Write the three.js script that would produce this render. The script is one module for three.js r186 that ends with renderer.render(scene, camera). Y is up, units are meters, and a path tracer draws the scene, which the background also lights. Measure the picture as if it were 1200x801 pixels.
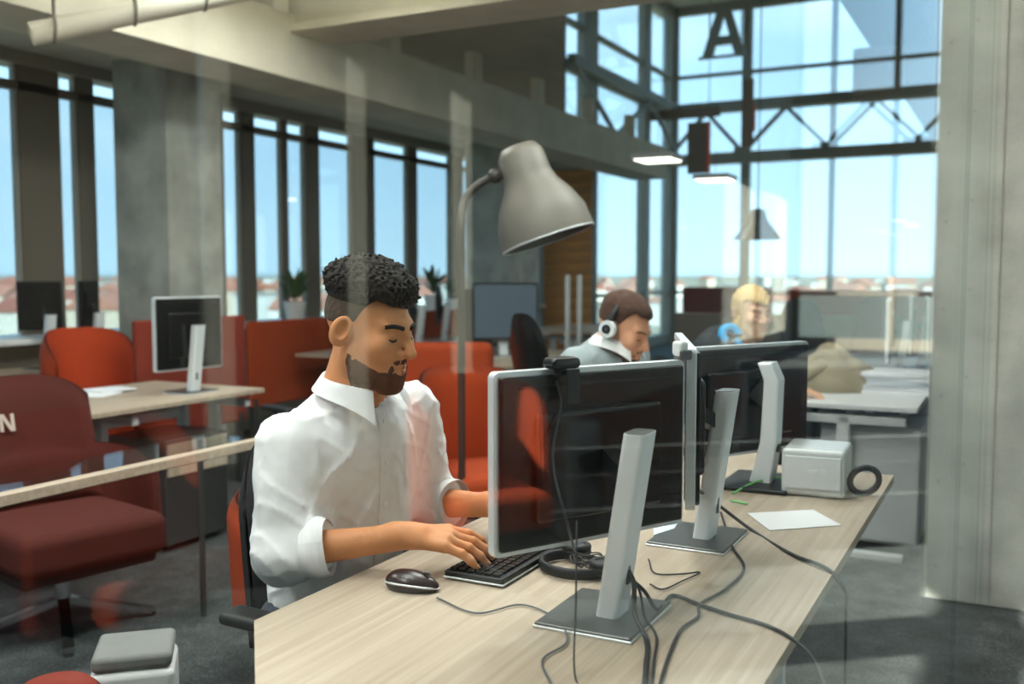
import * as THREE from 'three';
import { RoundedBoxGeometry } from 'three/addons/geometries/RoundedBoxGeometry.js';
import { mergeGeometries } from 'three/addons/utils/BufferGeometryUtils.js';
import { TextGeometry } from 'three/addons/geometries/TextGeometry.js';
import { FontLoader } from 'three/addons/loaders/FontLoader.js';
import { RectAreaLightUniformsLib } from 'three/addons/lights/RectAreaLightUniformsLib.js';
import { ImprovedNoise } from 'three/addons/math/ImprovedNoise.js';

// ---------------------------------------------------------------- camera, sky, sun, exposure
const scene = new THREE.Scene();
const EYE = 1.36, TURN = 27.3 * Math.PI / 180, PITCH = 3.98 * Math.PI / 180, FPX = 1150;
const camera = new THREE.PerspectiveCamera(2 * Math.atan(400.5 / FPX) * 180 / Math.PI, 1200 / 801, 0.02, 9000);
camera.position.set(0, EYE, 0);
camera.rotation.order = 'YXZ';
camera.rotation.set(-PITCH, TURN, 0);
camera.focus = 2.1;
camera.userData.fStop = 2.8;
const renderer = new THREE.WebGLRenderer({ antialias: true });
renderer.toneMapping = THREE.LinearToneMapping;
renderer.toneMappingExposure = 1.8;
renderer.shadowMap.enabled = true;
RectAreaLightUniformsLib.init();

const noise3 = new ImprovedNoise();
let seed = 12345;
const rnd = () => { seed = (seed * 1664525 + 1013904223) >>> 0; return seed / 4294967296; };
const rr = (a, b) => a + (b - a) * rnd();
const sstep = THREE.MathUtils.smoothstep, lerp = THREE.MathUtils.lerp, clamp = THREE.MathUtils.clamp;
const fbm = (x, y, z, o = 4) => { let s = 0, a = 0.5; for (let i = 0; i < o; i++) { s += a * noise3.noise(x, y, z); x *= 2.03; y *= 2.03; z *= 2.03; a *= 0.5; } return s; };

function makeSky() {
  const W = 1024, H = 512, data = new Float32Array(W * H * 4);
  for (let j = 0; j < H; j++) for (let i = 0; i < W; i++) {
    const el = ((j + 0.5) / H - 0.5) * Math.PI, az = (i + 0.5) / W * 2 * Math.PI;
    const s = Math.max(0, Math.sin(el)), k = 1 - Math.exp(-s * 2.6);
    let c = [lerp(1.25, 0.42, k), lerp(1.4, 0.72, k), lerp(1.5, 1.12, k)];
    if (el < 0) c = [1.0, 1.1, 1.15];
    const ce = Math.cos(el), n = fbm(Math.cos(az) * ce * 3, el * 9, Math.sin(az) * ce * 3, 5);
    const cl = sstep(n, 0.0, 0.42) * sstep(el, 0.0, 0.12) * 0.75;
    c = c.map((v, q) => lerp(v, [1.4, 1.45, 1.5][q], cl));
    const o = (j * W + i) * 4;
    data[o] = c[0]; data[o + 1] = c[1]; data[o + 2] = c[2]; data[o + 3] = 1;
  }
  const t = new THREE.DataTexture(data, W, H, THREE.RGBAFormat, THREE.FloatType);
  t.mapping = THREE.EquirectangularReflectionMapping; t.magFilter = THREE.LinearFilter; t.needsUpdate = true;
  return t;
}
scene.background = makeSky();
scene.environment = scene.background;
const sun = new THREE.DirectionalLight(new THREE.Color(1, 0.92, 0.8), 20);
sun.position.set(34, 26, 24); sun.target.position.set(0, 0, -4); sun.castShadow = true;
Object.assign(sun.shadow.camera, { left: -22, right: 22, top: 22, bottom: -22, near: 1, far: 110 });
sun.shadow.mapSize.set(2048, 2048);
scene.add(sun, sun.target);

// ---------------------------------------------------------------- placing helpers: a pixel of the photo gives a direction; a depth or a height makes it a point of the room
const eyePoint = new THREE.Vector3(0, EYE, 0), eyeTurn = new THREE.Euler(-PITCH, TURN, 0, 'YXZ');
function ray(px, py) {
  const v = new THREE.Vector3((px - 600) / FPX, -(py - 400.5) / FPX, -1);
  return v.applyEuler(eyeTurn);
}
const atDepth = (px, py, d) => ray(px, py).multiplyScalar(d).add(eyePoint);
const onHeight = (px, py, h) => { const v = ray(px, py); return v.multiplyScalar((h - EYE) / v.y).add(eyePoint); };
const onX = (px, py, x) => { const v = ray(px, py); return v.multiplyScalar(x / v.x).add(eyePoint); };
const onZ = (px, py, z) => { const v = ray(px, py); return v.multiplyScalar(z / v.z).add(eyePoint); };

// ---------------------------------------------------------------- textures
function tex(W, H, fn, rep = [1, 1], srgb = true) {
  const d = new Uint8Array(W * H * 4);
  for (let j = 0; j < H; j++) for (let i = 0; i < W; i++) {
    const c = fn(i / W, j / H, i, j), o = (j * W + i) * 4;
    d[o] = clamp(c[0], 0, 255); d[o + 1] = clamp(c[1], 0, 255); d[o + 2] = clamp(c[2], 0, 255); d[o + 3] = 255;
  }
  const t = new THREE.DataTexture(d, W, H); t.magFilter = THREE.LinearFilter; t.wrapS = t.wrapT = THREE.RepeatWrapping; t.repeat.set(...rep);
  if (srgb) t.colorSpace = THREE.SRGBColorSpace;
  t.needsUpdate = true; return t;
}
const per = (u, v, s, z = 0, o = 4) => {                            // noise that tiles: two shifted copies blended across the seam
  const q = s * 4, a = sstep(u, 0, 0.25), b = sstep(v, 0, 0.25), f = (x, y) => fbm(x * q, y * q, z + 0.37, o);
  return lerp(lerp(f(u + 1, v + 1), f(u, v + 1), a), lerp(f(u + 1, v), f(u, v), a), b);
};
const tint = (c, k) => [c[0] * k, c[1] * k, c[2] * k];
const tConcrete = tex(512, 512, (u, v) => {
  const n = per(u, v, 1.1, 3, 5), f = (rnd() - 0.5) * 0.07, st = per(u * 3 % 1, v, 0.7, 9, 3);
  let k = 1 + n * 0.34 + st * 0.12 + f; if (per(u * 4 % 1, v * 4 % 1, 2.2, 5, 3) > 0.42) k *= 0.72;
  return tint([168, 170, 162], k);
}, [0.7, 0.7]);
const tCarpet = tex(512, 512, (u, v) => { const k = 0.62 + rnd() * 0.5 + per(u, v, 2, 1, 3) * 0.5 + Math.abs(per(u, v, 16, 4, 2)) * 1.7; return tint([58, 62, 62], k); }, [1.4, 1.4]);
const tOak = tex(512, 512, (u, v, i, j) => {
  const g = fbm(u * 46, v * 2.2, 1.5, 4) * 0.22 + fbm(u * 150, v * 5, 7, 2) * 0.16 + fbm(u * 5, v * 0.9, 4, 2) * 0.10;
  return [lerp(205, 158, 0.5 - g * 2.4), lerp(189, 141, 0.5 - g * 2.4), lerp(170, 120, 0.5 - g * 2.4)];
}, [1.6, 0.6]);
const tTimber = tex(256, 256, (u, v) => { const g = fbm(u * 2, v * 26, 2, 4) * 0.5; return [216 * (1 + g), 150 * (1 + g), 84 * (1 + g)]; }, [0.6, 1.2]);
const tFabric = tex(256, 256, (u, v, i, j) => tint([255, 255, 255], 0.86 + ((i + j) % 2) * 0.06 + (rnd() - 0.5) * 0.14), [8, 8]);
const tSkin = tex(256, 256, (u, v) => tint([255, 250, 246], 0.97 + per(u, v, 2.4, 2, 4) * 0.10 + (rnd() - 0.5) * 0.03), [3, 3]);
const tRoof = tex(128, 128, (u, v) => tint([190, 104, 74], 0.95 + (rnd() - 0.5) * 0.3), [0.3, 0.3]);
const tPlaster = tex(256, 256, (u, v) => tint([255, 255, 252], 0.95 + per(u, v, 1.6, 6, 4) * 0.12 + (rnd() - 0.5) * 0.03), [0.4, 0.4]);

const std = (color, roughness = 0.6, metalness = 0, more = {}) => new THREE.MeshStandardMaterial({ color, roughness, metalness, ...more });
const phys = (color, roughness, more) => new THREE.MeshPhysicalMaterial({ color, roughness, ...more });
const M = {
  concrete: std('#ffffff', 0.85, 0, { map: tConcrete, bumpMap: tConcrete, bumpScale: 0.002 }),
  beamPaint: std('#e8e2d2', 0.8, 0, { map: tPlaster }),
  ceilPaint: std('#cfc8ba', 0.85, 0, { map: tPlaster }),
  wall: std('#a09c92', 0.85, 0, { map: tPlaster }),
  carpet: std('#ffffff', 0.97, 0, { map: tCarpet, bumpMap: tCarpet, bumpScale: 0.008 }),
  oak: std('#ffffff', 0.5, 0, { map: tOak }),
  oakEdge: std('#b9b2a6', 0.6),
  timber: std('#ffffff', 0.6, 0, { map: tTimber }),
  steelDark: std('#6a6257', 0.6),
  frame: std('#8d877b', 0.6),
  truss: std('#8f8b80', 0.6),
  white: std('#e3e6e6', 0.45),
  whiteMetal: std('#d8dddd', 0.35, 0.1),
  silver: std('#e4e9ec', 0.3, 0.35),
  silverPaint: std('#e2e8ec', 0.38),
  gun: std('#6b6d6c', 0.36, 0.75),
  chrome: std('#c8ccd0', 0.15, 1),
  blackGloss: std('#151718', 0.22),
  black: std('#131415', 0.5), lampDark: std('#38342f', 0.5),
  blackMesh: std('#1b1c1e', 0.75),
  screenOff: std('#0c0d0e', 0.15),
  rubber: std('#1d1e20', 0.6),
  cable: std('#26282a', 0.5),
  greyCable: std('#565b62', 0.5),
  green: std('#7fd07a', 0.5),
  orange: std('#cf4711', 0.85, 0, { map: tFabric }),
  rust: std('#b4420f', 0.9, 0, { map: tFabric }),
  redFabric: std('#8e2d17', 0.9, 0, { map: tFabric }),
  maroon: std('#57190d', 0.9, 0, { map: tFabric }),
  paper: std('#eef1f4', 0.8),
  greyFabric: std('#8d8f8c', 0.95, 0, { map: tFabric }),
  beige: std('#b5a98d', 0.9, 0, { map: tFabric }),
  glass: phys('#f2f7f7', 0, { transmission: 1, thickness: 0, ior: 1.45, specularIntensity: 0.45 }),
  tinted: phys('#c3d3da', 0, { transmission: 1, thickness: 0, ior: 1.45 }),
  facade: phys('#dcecf2', 0, { transmission: 1, thickness: 0, ior: 1.45 }),
  leaf: std('#3d5a2e', 0.7), pot: std('#e8e6e0', 0.6),
};

// ---------------------------------------------------------------- building helpers
const names = new Map();
const numbered = (n) => { const k = names.get(n) ?? 0; names.set(n, k + 1); return k ? n + '_' + String(k).padStart(3, '0') : n; };
function metricUV(g) {                                             // uv in metres, by the way each face points
  if (!g.attributes.normal) g.computeVertexNormals();
  const p = g.attributes.position, n = g.attributes.normal, uv = new Float32Array(p.count * 2);
  for (let i = 0; i < p.count; i++) {
    const ax = Math.abs(n.getX(i)), ay = Math.abs(n.getY(i)), az = Math.abs(n.getZ(i)), x = p.getX(i), y = p.getY(i), z = p.getZ(i);
    const q = ay >= ax && ay >= az ? [x, z] : ax >= az ? [z, y] : [x, y];
    uv[2 * i] = q[0]; uv[2 * i + 1] = q[1];
  }
  g.setAttribute('uv', new THREE.BufferAttribute(uv, 2)); return g;
}
const shared = new Map();
function box(w, h, d, r = 0) {
  const k = [w, h, d, r].map((v) => v.toFixed(4)).join();
  if (!shared.has(k)) shared.set(k, metricUV(r ? new RoundedBoxGeometry(w, h, d, 2, r) : new THREE.BoxGeometry(w, h, d)));
  return shared.get(k);
}
function put(name, geo, mat, parent, pos = [0, 0, 0], rot = [0, 0, 0]) {
  const m = new THREE.Mesh(geo, mat); m.name = name; m.position.set(...pos); m.rotation.set(...rot);
  m.castShadow = m.receiveShadow = true; parent.add(m); return m;
}
function thing(name, label, category, pos = [0, 0, 0], turn = 0, group) {
  const o = new THREE.Group(); o.name = numbered(name); o.position.set(...pos); o.rotation.y = turn;
  o.userData = { label, category }; if (group) o.userData.group = group; scene.add(o); return o;
}
function solo(name, label, category, geo, mat, pos, rot, group) {
  const m = put(numbered(name), geo, mat, scene, pos, rot); m.userData = { label, category }; if (group) m.userData.group = group; return m;
}
function struct(name, label, category, geo, mat, pos, rot) {
  const m = geo ? put(numbered(name), geo, mat, scene, pos, rot) : new THREE.Group();
  if (!geo) { m.name = numbered(name); if (pos) m.position.set(...pos); scene.add(m); }
  m.userData = { label, category, kind: 'structure' }; return m;
}
function copy(o, label, pos, turn, group) {
  const c = o.clone(); c.name = numbered(o.name.replace(/_\d{3}$/, '')); c.userData = { ...o.userData, label }; if (group) c.userData.group = group;
  c.position.set(...pos); c.rotation.set(0, turn, 0); scene.add(c); return c;
}
const V = (...a) => new THREE.Vector3(...a);
const tube = (pts, r, seg = 40, rad = 6) => new THREE.TubeGeometry(new THREE.CatmullRomCurve3(pts.map((p) => (p.isVector3 ? p : V(...p)))), seg, r, rad);
const cyl = (r1, r2, h, n = 20) => new THREE.CylinderGeometry(r1, r2, h, n);
function bar(a, b, w, h) {                                         // a straight member between two points
  const A = V(...a), B = V(...b), L = A.distanceTo(B), g = new THREE.BoxGeometry(w, h, L);
  const m = new THREE.Matrix4().lookAt(A, B, Math.abs(B.y - A.y) > 0.98 * L ? V(1, 0, 0) : V(0, 1, 0)).setPosition(A.add(B).multiplyScalar(0.5));
  g.applyMatrix4(m); return g;
}
const merge = (list) => mergeGeometries(list.map((g) => { const q = g.index ? g.toNonIndexed() : g; for (const k of Object.keys(q.attributes)) if (!['position', 'normal', 'uv'].includes(k)) q.deleteAttribute(k); return q; }));
const ext = (shape, depth, bevel = 0) => new THREE.ExtrudeGeometry(shape, { depth, bevelEnabled: bevel > 0, bevelSize: bevel, bevelThickness: bevel, bevelSegments: 2, curveSegments: 12 });
const poly = (pts) => new THREE.Shape(pts.map((p) => new THREE.Vector2(...p)));
function flat(pts, y0, h) {                                        // a plate with the outline pts (x, z), from y0 up to y0 + h
  const g = ext(poly(pts.map(([x, z]) => [x, -z])), h); g.rotateX(-Math.PI / 2); g.translate(0, y0, 0); return metricUV(g);
}

// ================================================================ the setting
struct('floor', 'dark grey carpet with a coarse pile', 'floor', box(10.2, 0.2, 22.2), M.carpet, [-1.3, -0.1, -7.9]);
{ // concrete soffit block: it ends where the double-height part of the hall begins
  struct('ceiling', 'grey painted ceiling slab over the desks', 'ceiling', flat([[-6.3, 3.2], [3.7, 3.2], [3.7, -5.95], [-2.69, -5.95], [-6.0, -13.25], [-6.3, -13.25]], 3.35, 3.05), M.ceilPaint);
  struct('ceiling', 'high roof over the glazed end of the hall', 'ceiling', box(10.4, 0.3, 14), M.ceilPaint, [-1.3, 6.56, -12.0]);
  struct('ceiling', 'lower soffit strip along the window wall', 'ceiling', box(1.2, 0.2, 16.2), M.ceilPaint, [-5.48, 2.95, -5.1]);
}
// ceiling beams
struct('beam', 'long pale ceiling beam running beside the windows', 'beam', box(0.5, 0.43, 16.2, 0.008), M.beamPaint, [-4.65, 2.885, -5.1]);
{
  const g = struct('beam', 'pale cross beam of the ceiling with a ledge', 'beam', null, null, [-1.0, 0, -5.5]);
  put('web', box(9.6, 0.36, 0.34, 0.006), M.beamPaint, g, [0, 3.17, 0]);
  put('ledge', box(9.6, 0.05, 0.46, 0.006), M.beamPaint, g, [0, 3.0, 0]);
}
{ // brackets in the slot above the long beam
  for (let i = 0; i < 9; i++) solo('beam_bracket', 'small pale steel bracket in the slot above the long beam', 'bracket', box(0.10, 0.27, 0.16, 0.01), M.beamPaint, [-4.44, 3.215, -1.2 - i * 1.33], [0, 0, 0], 'brackets above the beam');
}
struct('beam', 'grey inclined roof girder crossing the glazed end', 'beam', box(0.55, 0.5, 12.4, 0.01), M.truss, [-1.0, 3.66, -12.1]);
solo('duct_box', 'square grey box fixed beside the roof girder', 'box', box(0.42, 0.42, 0.4, 0.015), M.ceilPaint, [-1.2, 3.19, -9.69]);
{ // pipe under the ceiling
  const a = atDepth(36, 40, 4.6), b = atDepth(250, -4, 5.0), d = b.clone().sub(a).multiplyScalar(0.6);
  const o = thing('ceiling_pipe', 'pale round pipe slung under the ceiling by bands', 'pipe', a.toArray());
  put('pipe', tube([[0, 0, 0], b.clone().sub(a).multiplyScalar(0.5).toArray(), b.clone().sub(a).add(d).toArray()], 0.055, 24, 14), M.beamPaint, o);
  for (const k of [0.12, 0.55, 0.95]) {
    const p = b.clone().sub(a).multiplyScalar(k);
    put('hanger', bar([p.x, p.y, p.z], [p.x, 3.35 - a.y, p.z], 0.012, 0.012), M.steelDark, o);
    put('elbow', new THREE.TorusGeometry(0.058, 0.008, 8, 20), M.frame, o, p.toArray(), [0, Math.atan2(d.x, d.z), 0]);
  }
}
// concrete columns
{
  const c = (label, x0, x1, z0, z1, h) => struct('column', label, 'column', box(Math.abs(x1 - x0), h, Math.abs(z1 - z0), 0.012), M.concrete, [(x0 + x1) / 2, h / 2, (z0 + z1) / 2]);
  const near = struct('column', 'broad bare concrete column at the end of the glass partition', 'column', null, null, [-0.1, 0, -4.72]);
  put('shaft', box(0.44, 3.4, 0.66, 0.008), M.concrete, near, [0, 1.7, 0]);
  put('formwork_seam', box(0.004, 3.36, 0.003), std('#94938b', 0.9), near, [0.03, 1.69, 0.3315]);
  put('formwork_seam', box(0.003, 3.36, 0.003), std('#c9c9c2', 0.9), near, [-0.012, 1.69, 0.331]);
  c('concrete column standing between the desk with papers and the tall windows', -5.72, -5.2, -4.94, -5.46, 2.9);
  c('concrete column beside the timber clad wall', -5.7, -5.1, -9.86, -10.6, 2.9);
}
{ // timber wall
  const a = onZ(636, 300, -12.0), b = onZ(692, 300, -12.0), w = b.x - a.x;
  const g = struct('wall_timber', 'wall clad with warm brown horizontal timber boards', 'wall', null, null, [(a.x + b.x) / 2, 0, -12.05]);
  put('core', box(w, 2.75, 0.1), M.steelDark, g, [0, 1.375, -0.06]);
  for (let i = 0; i < 18; i++) put('plank', box(w, 0.146, 0.024, 0.003), M.timber, g, [0, 0.076 + i * 0.152, 0.005 + (i % 3) * 0.002]);
}
// left window wall, x = -6
{
  const g = struct('wall_left', 'window wall with grey spandrel and dark piers', 'wall', null, null, [-6.08, 0, 0]);
  put('spandrel', box(0.24, 0.9, 16.4), M.frame, g, [0, 0.45, -5.05]);
  put('sill', box(0.5, 0.04, 16.4, 0.006), M.white, g, [0.13, 0.92, -5.05]);
  put('lintel', box(0.2, 0.16, 16.4), M.frame, g, [0, 2.84, -5.05]);
  const piers = [[3.1, 2.2], [0.9, 0.6], [-0.6, -0.9], [-2.2, -2.5], [-3.55, -3.7], [-4.42, -4.73], [-4.89, -5.02], [-5.31, -6.33], [-6.55, -6.71], [-7.09, -7.15], [-7.42, -7.61], [-8.15, -8.52], [-9.17, -9.34], [-10.09, -10.36], [-11.15, -13.25]];
  for (const [a, b] of piers) put('pier', box(0.06, 1.86, a - b), M.steelDark, g, [0.04, 1.86, (a + b) / 2]);
  put('transom', box(0.06, 0.06, 16.4), M.steelDark, g, [0.04, 2.62, -5.05]);
  for (let i = 0; i + 1 < piers.length; i++) {
    const z0 = piers[i][1], z1 = piers[i + 1][0], w = z0 - z1;
    const win = struct('window_' + (i + 1), 'tall blue tinted window pane between dark piers', 'window', null, null, [-6.08, 0, (z0 + z1) / 2]);
    put('pane', box(0.012, 1.66, w), M.tinted, win, [0, 1.765, 0]);
    put('clerestory_pane', box(0.012, 0.11, w), M.facade, win, [0, 2.705, 0]);
    for (const s of [-1, 1]) put('frame', box(0.05, 1.8, 0.02), M.frame, win, [0.03, 1.85, s * (w / 2 - 0.01)]);
  }
}
// tall glazing: side return of the hall (x = -6) and end wall (z = -18.5)
function glazing(name, label, origin, turn, cols, rows, depth) {
  const g = struct(name, label, 'wall', null, null, origin); g.rotation.y = turn;
  const x0 = cols[0][0], x1 = cols[cols.length - 1][0], y0 = rows[0][0], y1 = rows[rows.length - 1][0];
  for (const [x, w] of cols) put('mullion', box(w, y1 - y0, depth, 0.006), M.frame, g, [x, (y0 + y1) / 2, 0]);
  for (const [y, w] of rows) put('transom', box(x1 - x0, w, depth * 0.8, 0.006), M.frame, g, [(x0 + x1) / 2, y, 0]);
  for (let i = 0; i + 1 < cols.length; i++) for (let j = 0; j + 1 < rows.length; j++)
    put('pane', box(cols[i + 1][0] - cols[i][0], rows[j + 1][0] - rows[j][0], 0.012), M.facade, g, [(cols[i][0] + cols[i + 1][0]) / 2, (rows[j][0] + rows[j + 1][0]) / 2, 0]);
  return g;
}
glazing('wall_side_glazing', 'double-height side glazing with steel mullions', [-6.08, 0, 0], Math.PI / 2,
  [[13.3, 0.12], [14.35, 0.5], [16.95, 0.3], [18.5, 0.4]], [[0.1, 0.2], [1.0, 0.06], [3.5, 0.16], [4.45, 0.16], [5.1, 0.06], [6.35, 0.2]], 0.16);
{
  const rows = [[0.1, 0.2], [1.0, 0.06], [3.5, 0.16], [4.45, 0.14], [5.1, 0.06], [6.35, 0.2]];
  glazing('wall_end', 'double-height glazed end wall with steel mullions', [0, 0, -18.5], 0,
    [[-6.1, 0.3], [-4.62, 0.16], [-3.06, 0.10], [-1.2, 0.1], [0.3, 0.1], [1.8, 0.1], [3.55, 0.3]], rows, 0.16);
  const t = struct('truss', 'grey steel roof truss with crossed diagonals in front of the end glazing', 'truss', null, null, [0, 0, -18.2]);
  put('chord', box(9.6, 0.2, 0.14), M.truss, t, [-1.25, 3.5, 0]);
  put('chord', box(9.6, 0.18, 0.14), M.truss, t, [-1.25, 4.45, 0]);
  const nodes = [-6.0, -4.6, -3.06, -1.5, 0.0, 1.5, 3.0];
  for (let i = 0; i + 1 < nodes.length; i++) {
    const a = nodes[i], b = nodes[i + 1], m = (a + b) / 2;
    put('diagonal', bar([a, 3.58, 0.02], [m, 4.36, 0.02], 0.07, 0.07), M.truss, t);
    put('diagonal', bar([m, 4.36, -0.02], [b, 3.58, -0.02], 0.07, 0.07), M.truss, t);
    put('gusset', box(0.3, 0.12, 0.03), M.truss, t, [b, 3.62, 0.08]);
  }
  const s = struct('truss', 'grey steel truss along the side glazing', 'truss', null, null, [-5.85, 0, 0]);
  put('chord', box(0.12, 0.18, 5.1), M.truss, s, [0, 3.5, -15.75]);
  put('chord', box(0.12, 0.16, 5.1), M.truss, s, [0, 4.45, -15.75]);
  for (const [a, b] of [[13.4, 15.0], [16.6, 15.0], [16.6, 18.2]]) put('diagonal', bar([0, 4.38, -a], [0, 3.58, -b], 0.06, 0.06), M.truss, s);
}
// right corridor wall (x = 3.5) with tall windows
{
  const g = struct('wall_right', 'grey corridor wall with tall windows', 'wall', null, null, [3.6, 0, 0]);
  const open = [[0.6, -0.9], [-1.2, -2.55], [-3.72, -3.95], [-4.95, -5.15], [-6.2, -6.5], [-13.6, -15.4], [-15.8, -17.8]];
  put('upstand', box(0.2, 0.35, 22), M.wall, g, [0, 0.175, -7.8]);
  put('head', box(0.2, 3.65, 22), M.wall, g, [0, 4.6, -7.8]);
  let z = 3.2; open.concat([[-18.7, 0]]).forEach(([a, b], i) => {
    put('pier', box(0.2, 2.45, z - a), M.wall, g, [0, 1.56, (z + a) / 2]); z = b;
    if (i < open.length) { const w = struct('window_' + (20 + i), 'tall clear corridor window', 'window', null, null, [3.6, 0, (a + b) / 2]); put('pane', box(0.012, 2.43, a - b), M.glass, w, [0, 1.565, 0]); put('frame', box(0.06, 0.05, a - b), M.frame, w, [0, 2.75, 0]); }
  });
}
struct('wall_back', 'plain grey wall at the rear', 'wall', box(10.2, 3.6, 0.2), M.wall, [-1.3, 1.7, 3.1]);
// the glass partition the scene is looked at through
{
  const g = struct('wall_front', 'clear glass partition in front of the desks', 'wall', null, null, [-0.1, 0, 0]);
  for (const [a, b] of [[2.98, 0.3], [0.298, -2.198], [-2.2, -4.385]]) put('pane', box(0.01, 3.29, a - b), M.glass, g, [0, 1.645, (a + b) / 2]);
  put('top_rail', box(0.05, 0.06, 7.37), M.silver, g, [0, 3.32, -0.7]);
}
// ---------------------------------------------------------------- lamps
function ceilingLamp(label, pos, w, d, L, group, turn = 0, up = 0) {
  const o = thing('ceiling_lamp', label, 'lamp', pos, turn, group);
  put('housing', box(w + 0.04, 0.05, d + 0.04, 0.006), M.white, o, [0, 0.03, 0]);
  put('diffuser', box(w, 0.012, d), new THREE.MeshStandardMaterial({ color: '#ffffff', emissive: '#fff4e4', emissiveIntensity: 2.5 }), o, [0, 0.0, 0]);
  const l = new THREE.RectAreaLight(new THREE.Color(1, 0.985, 0.96), L, w, d); l.position.set(0, -0.012, 0); l.rotation.x = -Math.PI / 2; o.add(l);
  if (up) { const t = new THREE.RectAreaLight(new THREE.Color(1, 0.985, 0.96), up, w * 0.9, d * 0.9); t.position.set(0, 0.062, 0); t.rotation.x = Math.PI / 2; o.add(t); put('upper_diffuser', box(w * 0.9, 0.006, d * 0.9), o.children[1].material, o, [0, 0.056, 0]); }
  put('suspension_wire', cyl(0.003, 0.003, 0.3, 6), M.steelDark, o, [0, 0.2, 0]);
  return o;
}
for (const [x, z] of [[-1.9, 0.6], [-3.3, -0.9], [-1.5, -1.2], [-1.4, -2.9], [-3.4, -4.2], [-1.0, -4.5]])
  ceilingLamp('white rectangular ceiling lamp above the office desks', [x, 3.02, z], 1.2, 0.35, 15, 'lamps above the desks', Math.PI / 2, 12);
for (const z of [-1.0, -3.6]) ceilingLamp('white rectangular ceiling lamp in the corridor', [1.7, 3.02, z], 1.2, 0.35, 4, 'lamps in the corridor', Math.PI / 2, 4);
ceilingLamp('square lit panel lamp hanging before the far side glazing', atDepth(771, 188, 9).toArray(), 0.34, 0.34, 8);
ceilingLamp('lit panel lamp hanging before the end wall, lower than its neighbour', atDepth(838, 211, 11).toArray(), 0.36, 0.36, 8);

// ---------------------------------------------------------------- letter and signs near the end wall
const font = await new FontLoader().loadAsync('fonts/droid/droid_sans_bold.typeface.json');
{
  const g = new TextGeometry('A', { font, size: 0.88, depth: 0.1, curveSegments: 4 }); g.computeBoundingBox(); g.translate(-(g.boundingBox.max.x) / 2, 0, 0);
  const o = thing('sign_letter', 'big grey capital letter A fixed high before the end glazing', 'sign', [-4.95, 5.33, -18.1]);
  put('letter', g, M.truss, o); for (const x of [-0.3, 0.3]) put('hanger', cyl(0.012, 0.012, 1.06, 8), M.truss, o, [x, 0.54, -0.04]); put('fixing_rail', box(1.0, 0.05, 0.05), M.truss, o, [0, 0.02, -0.04]);
  const s = thing('hanging_sign', 'brown hanging sign board with an orange edge', 'sign', onZ(818, 132, -17.2).toArray());
  put('board', box(0.36, 0.9, 0.05, 0.01), std('#6d5340', 0.7), s, [0, -0.62, 0]);
  put('edge_strip', box(0.05, 0.9, 0.07), std('#e8501c', 0.6), s, [0.2, -0.62, 0]);
  for (const x of [-0.6, 0.2]) put('hanger', cyl(0.008, 0.008, 6.41 - s.position.y, 8), M.truss, s, [x, (6.41 - s.position.y) / 2, 0]);
  put('top_arm', box(1.3, 0.18, 0.06, 0.01), std('#7d6350', 0.7), s, [-0.25, 0, 0]);
  const q = thing('hanging_sign', 'narrow brown hanging post with an orange edge', 'sign', onZ(876, 132, -17.2).toArray());
  put('board', box(0.2, 1.15, 0.05, 0.01), std('#80543c', 0.7), q);
  put('hanger', cyl(0.008, 0.008, 6.41 - q.position.y, 8), M.truss, q, [0, (6.41 - q.position.y) / 2, 0]);
  put('edge_strip', box(0.03, 0.45, 0.07), std('#e8501c', 0.6), q, [0.12, -0.1, 0]);
}
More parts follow.
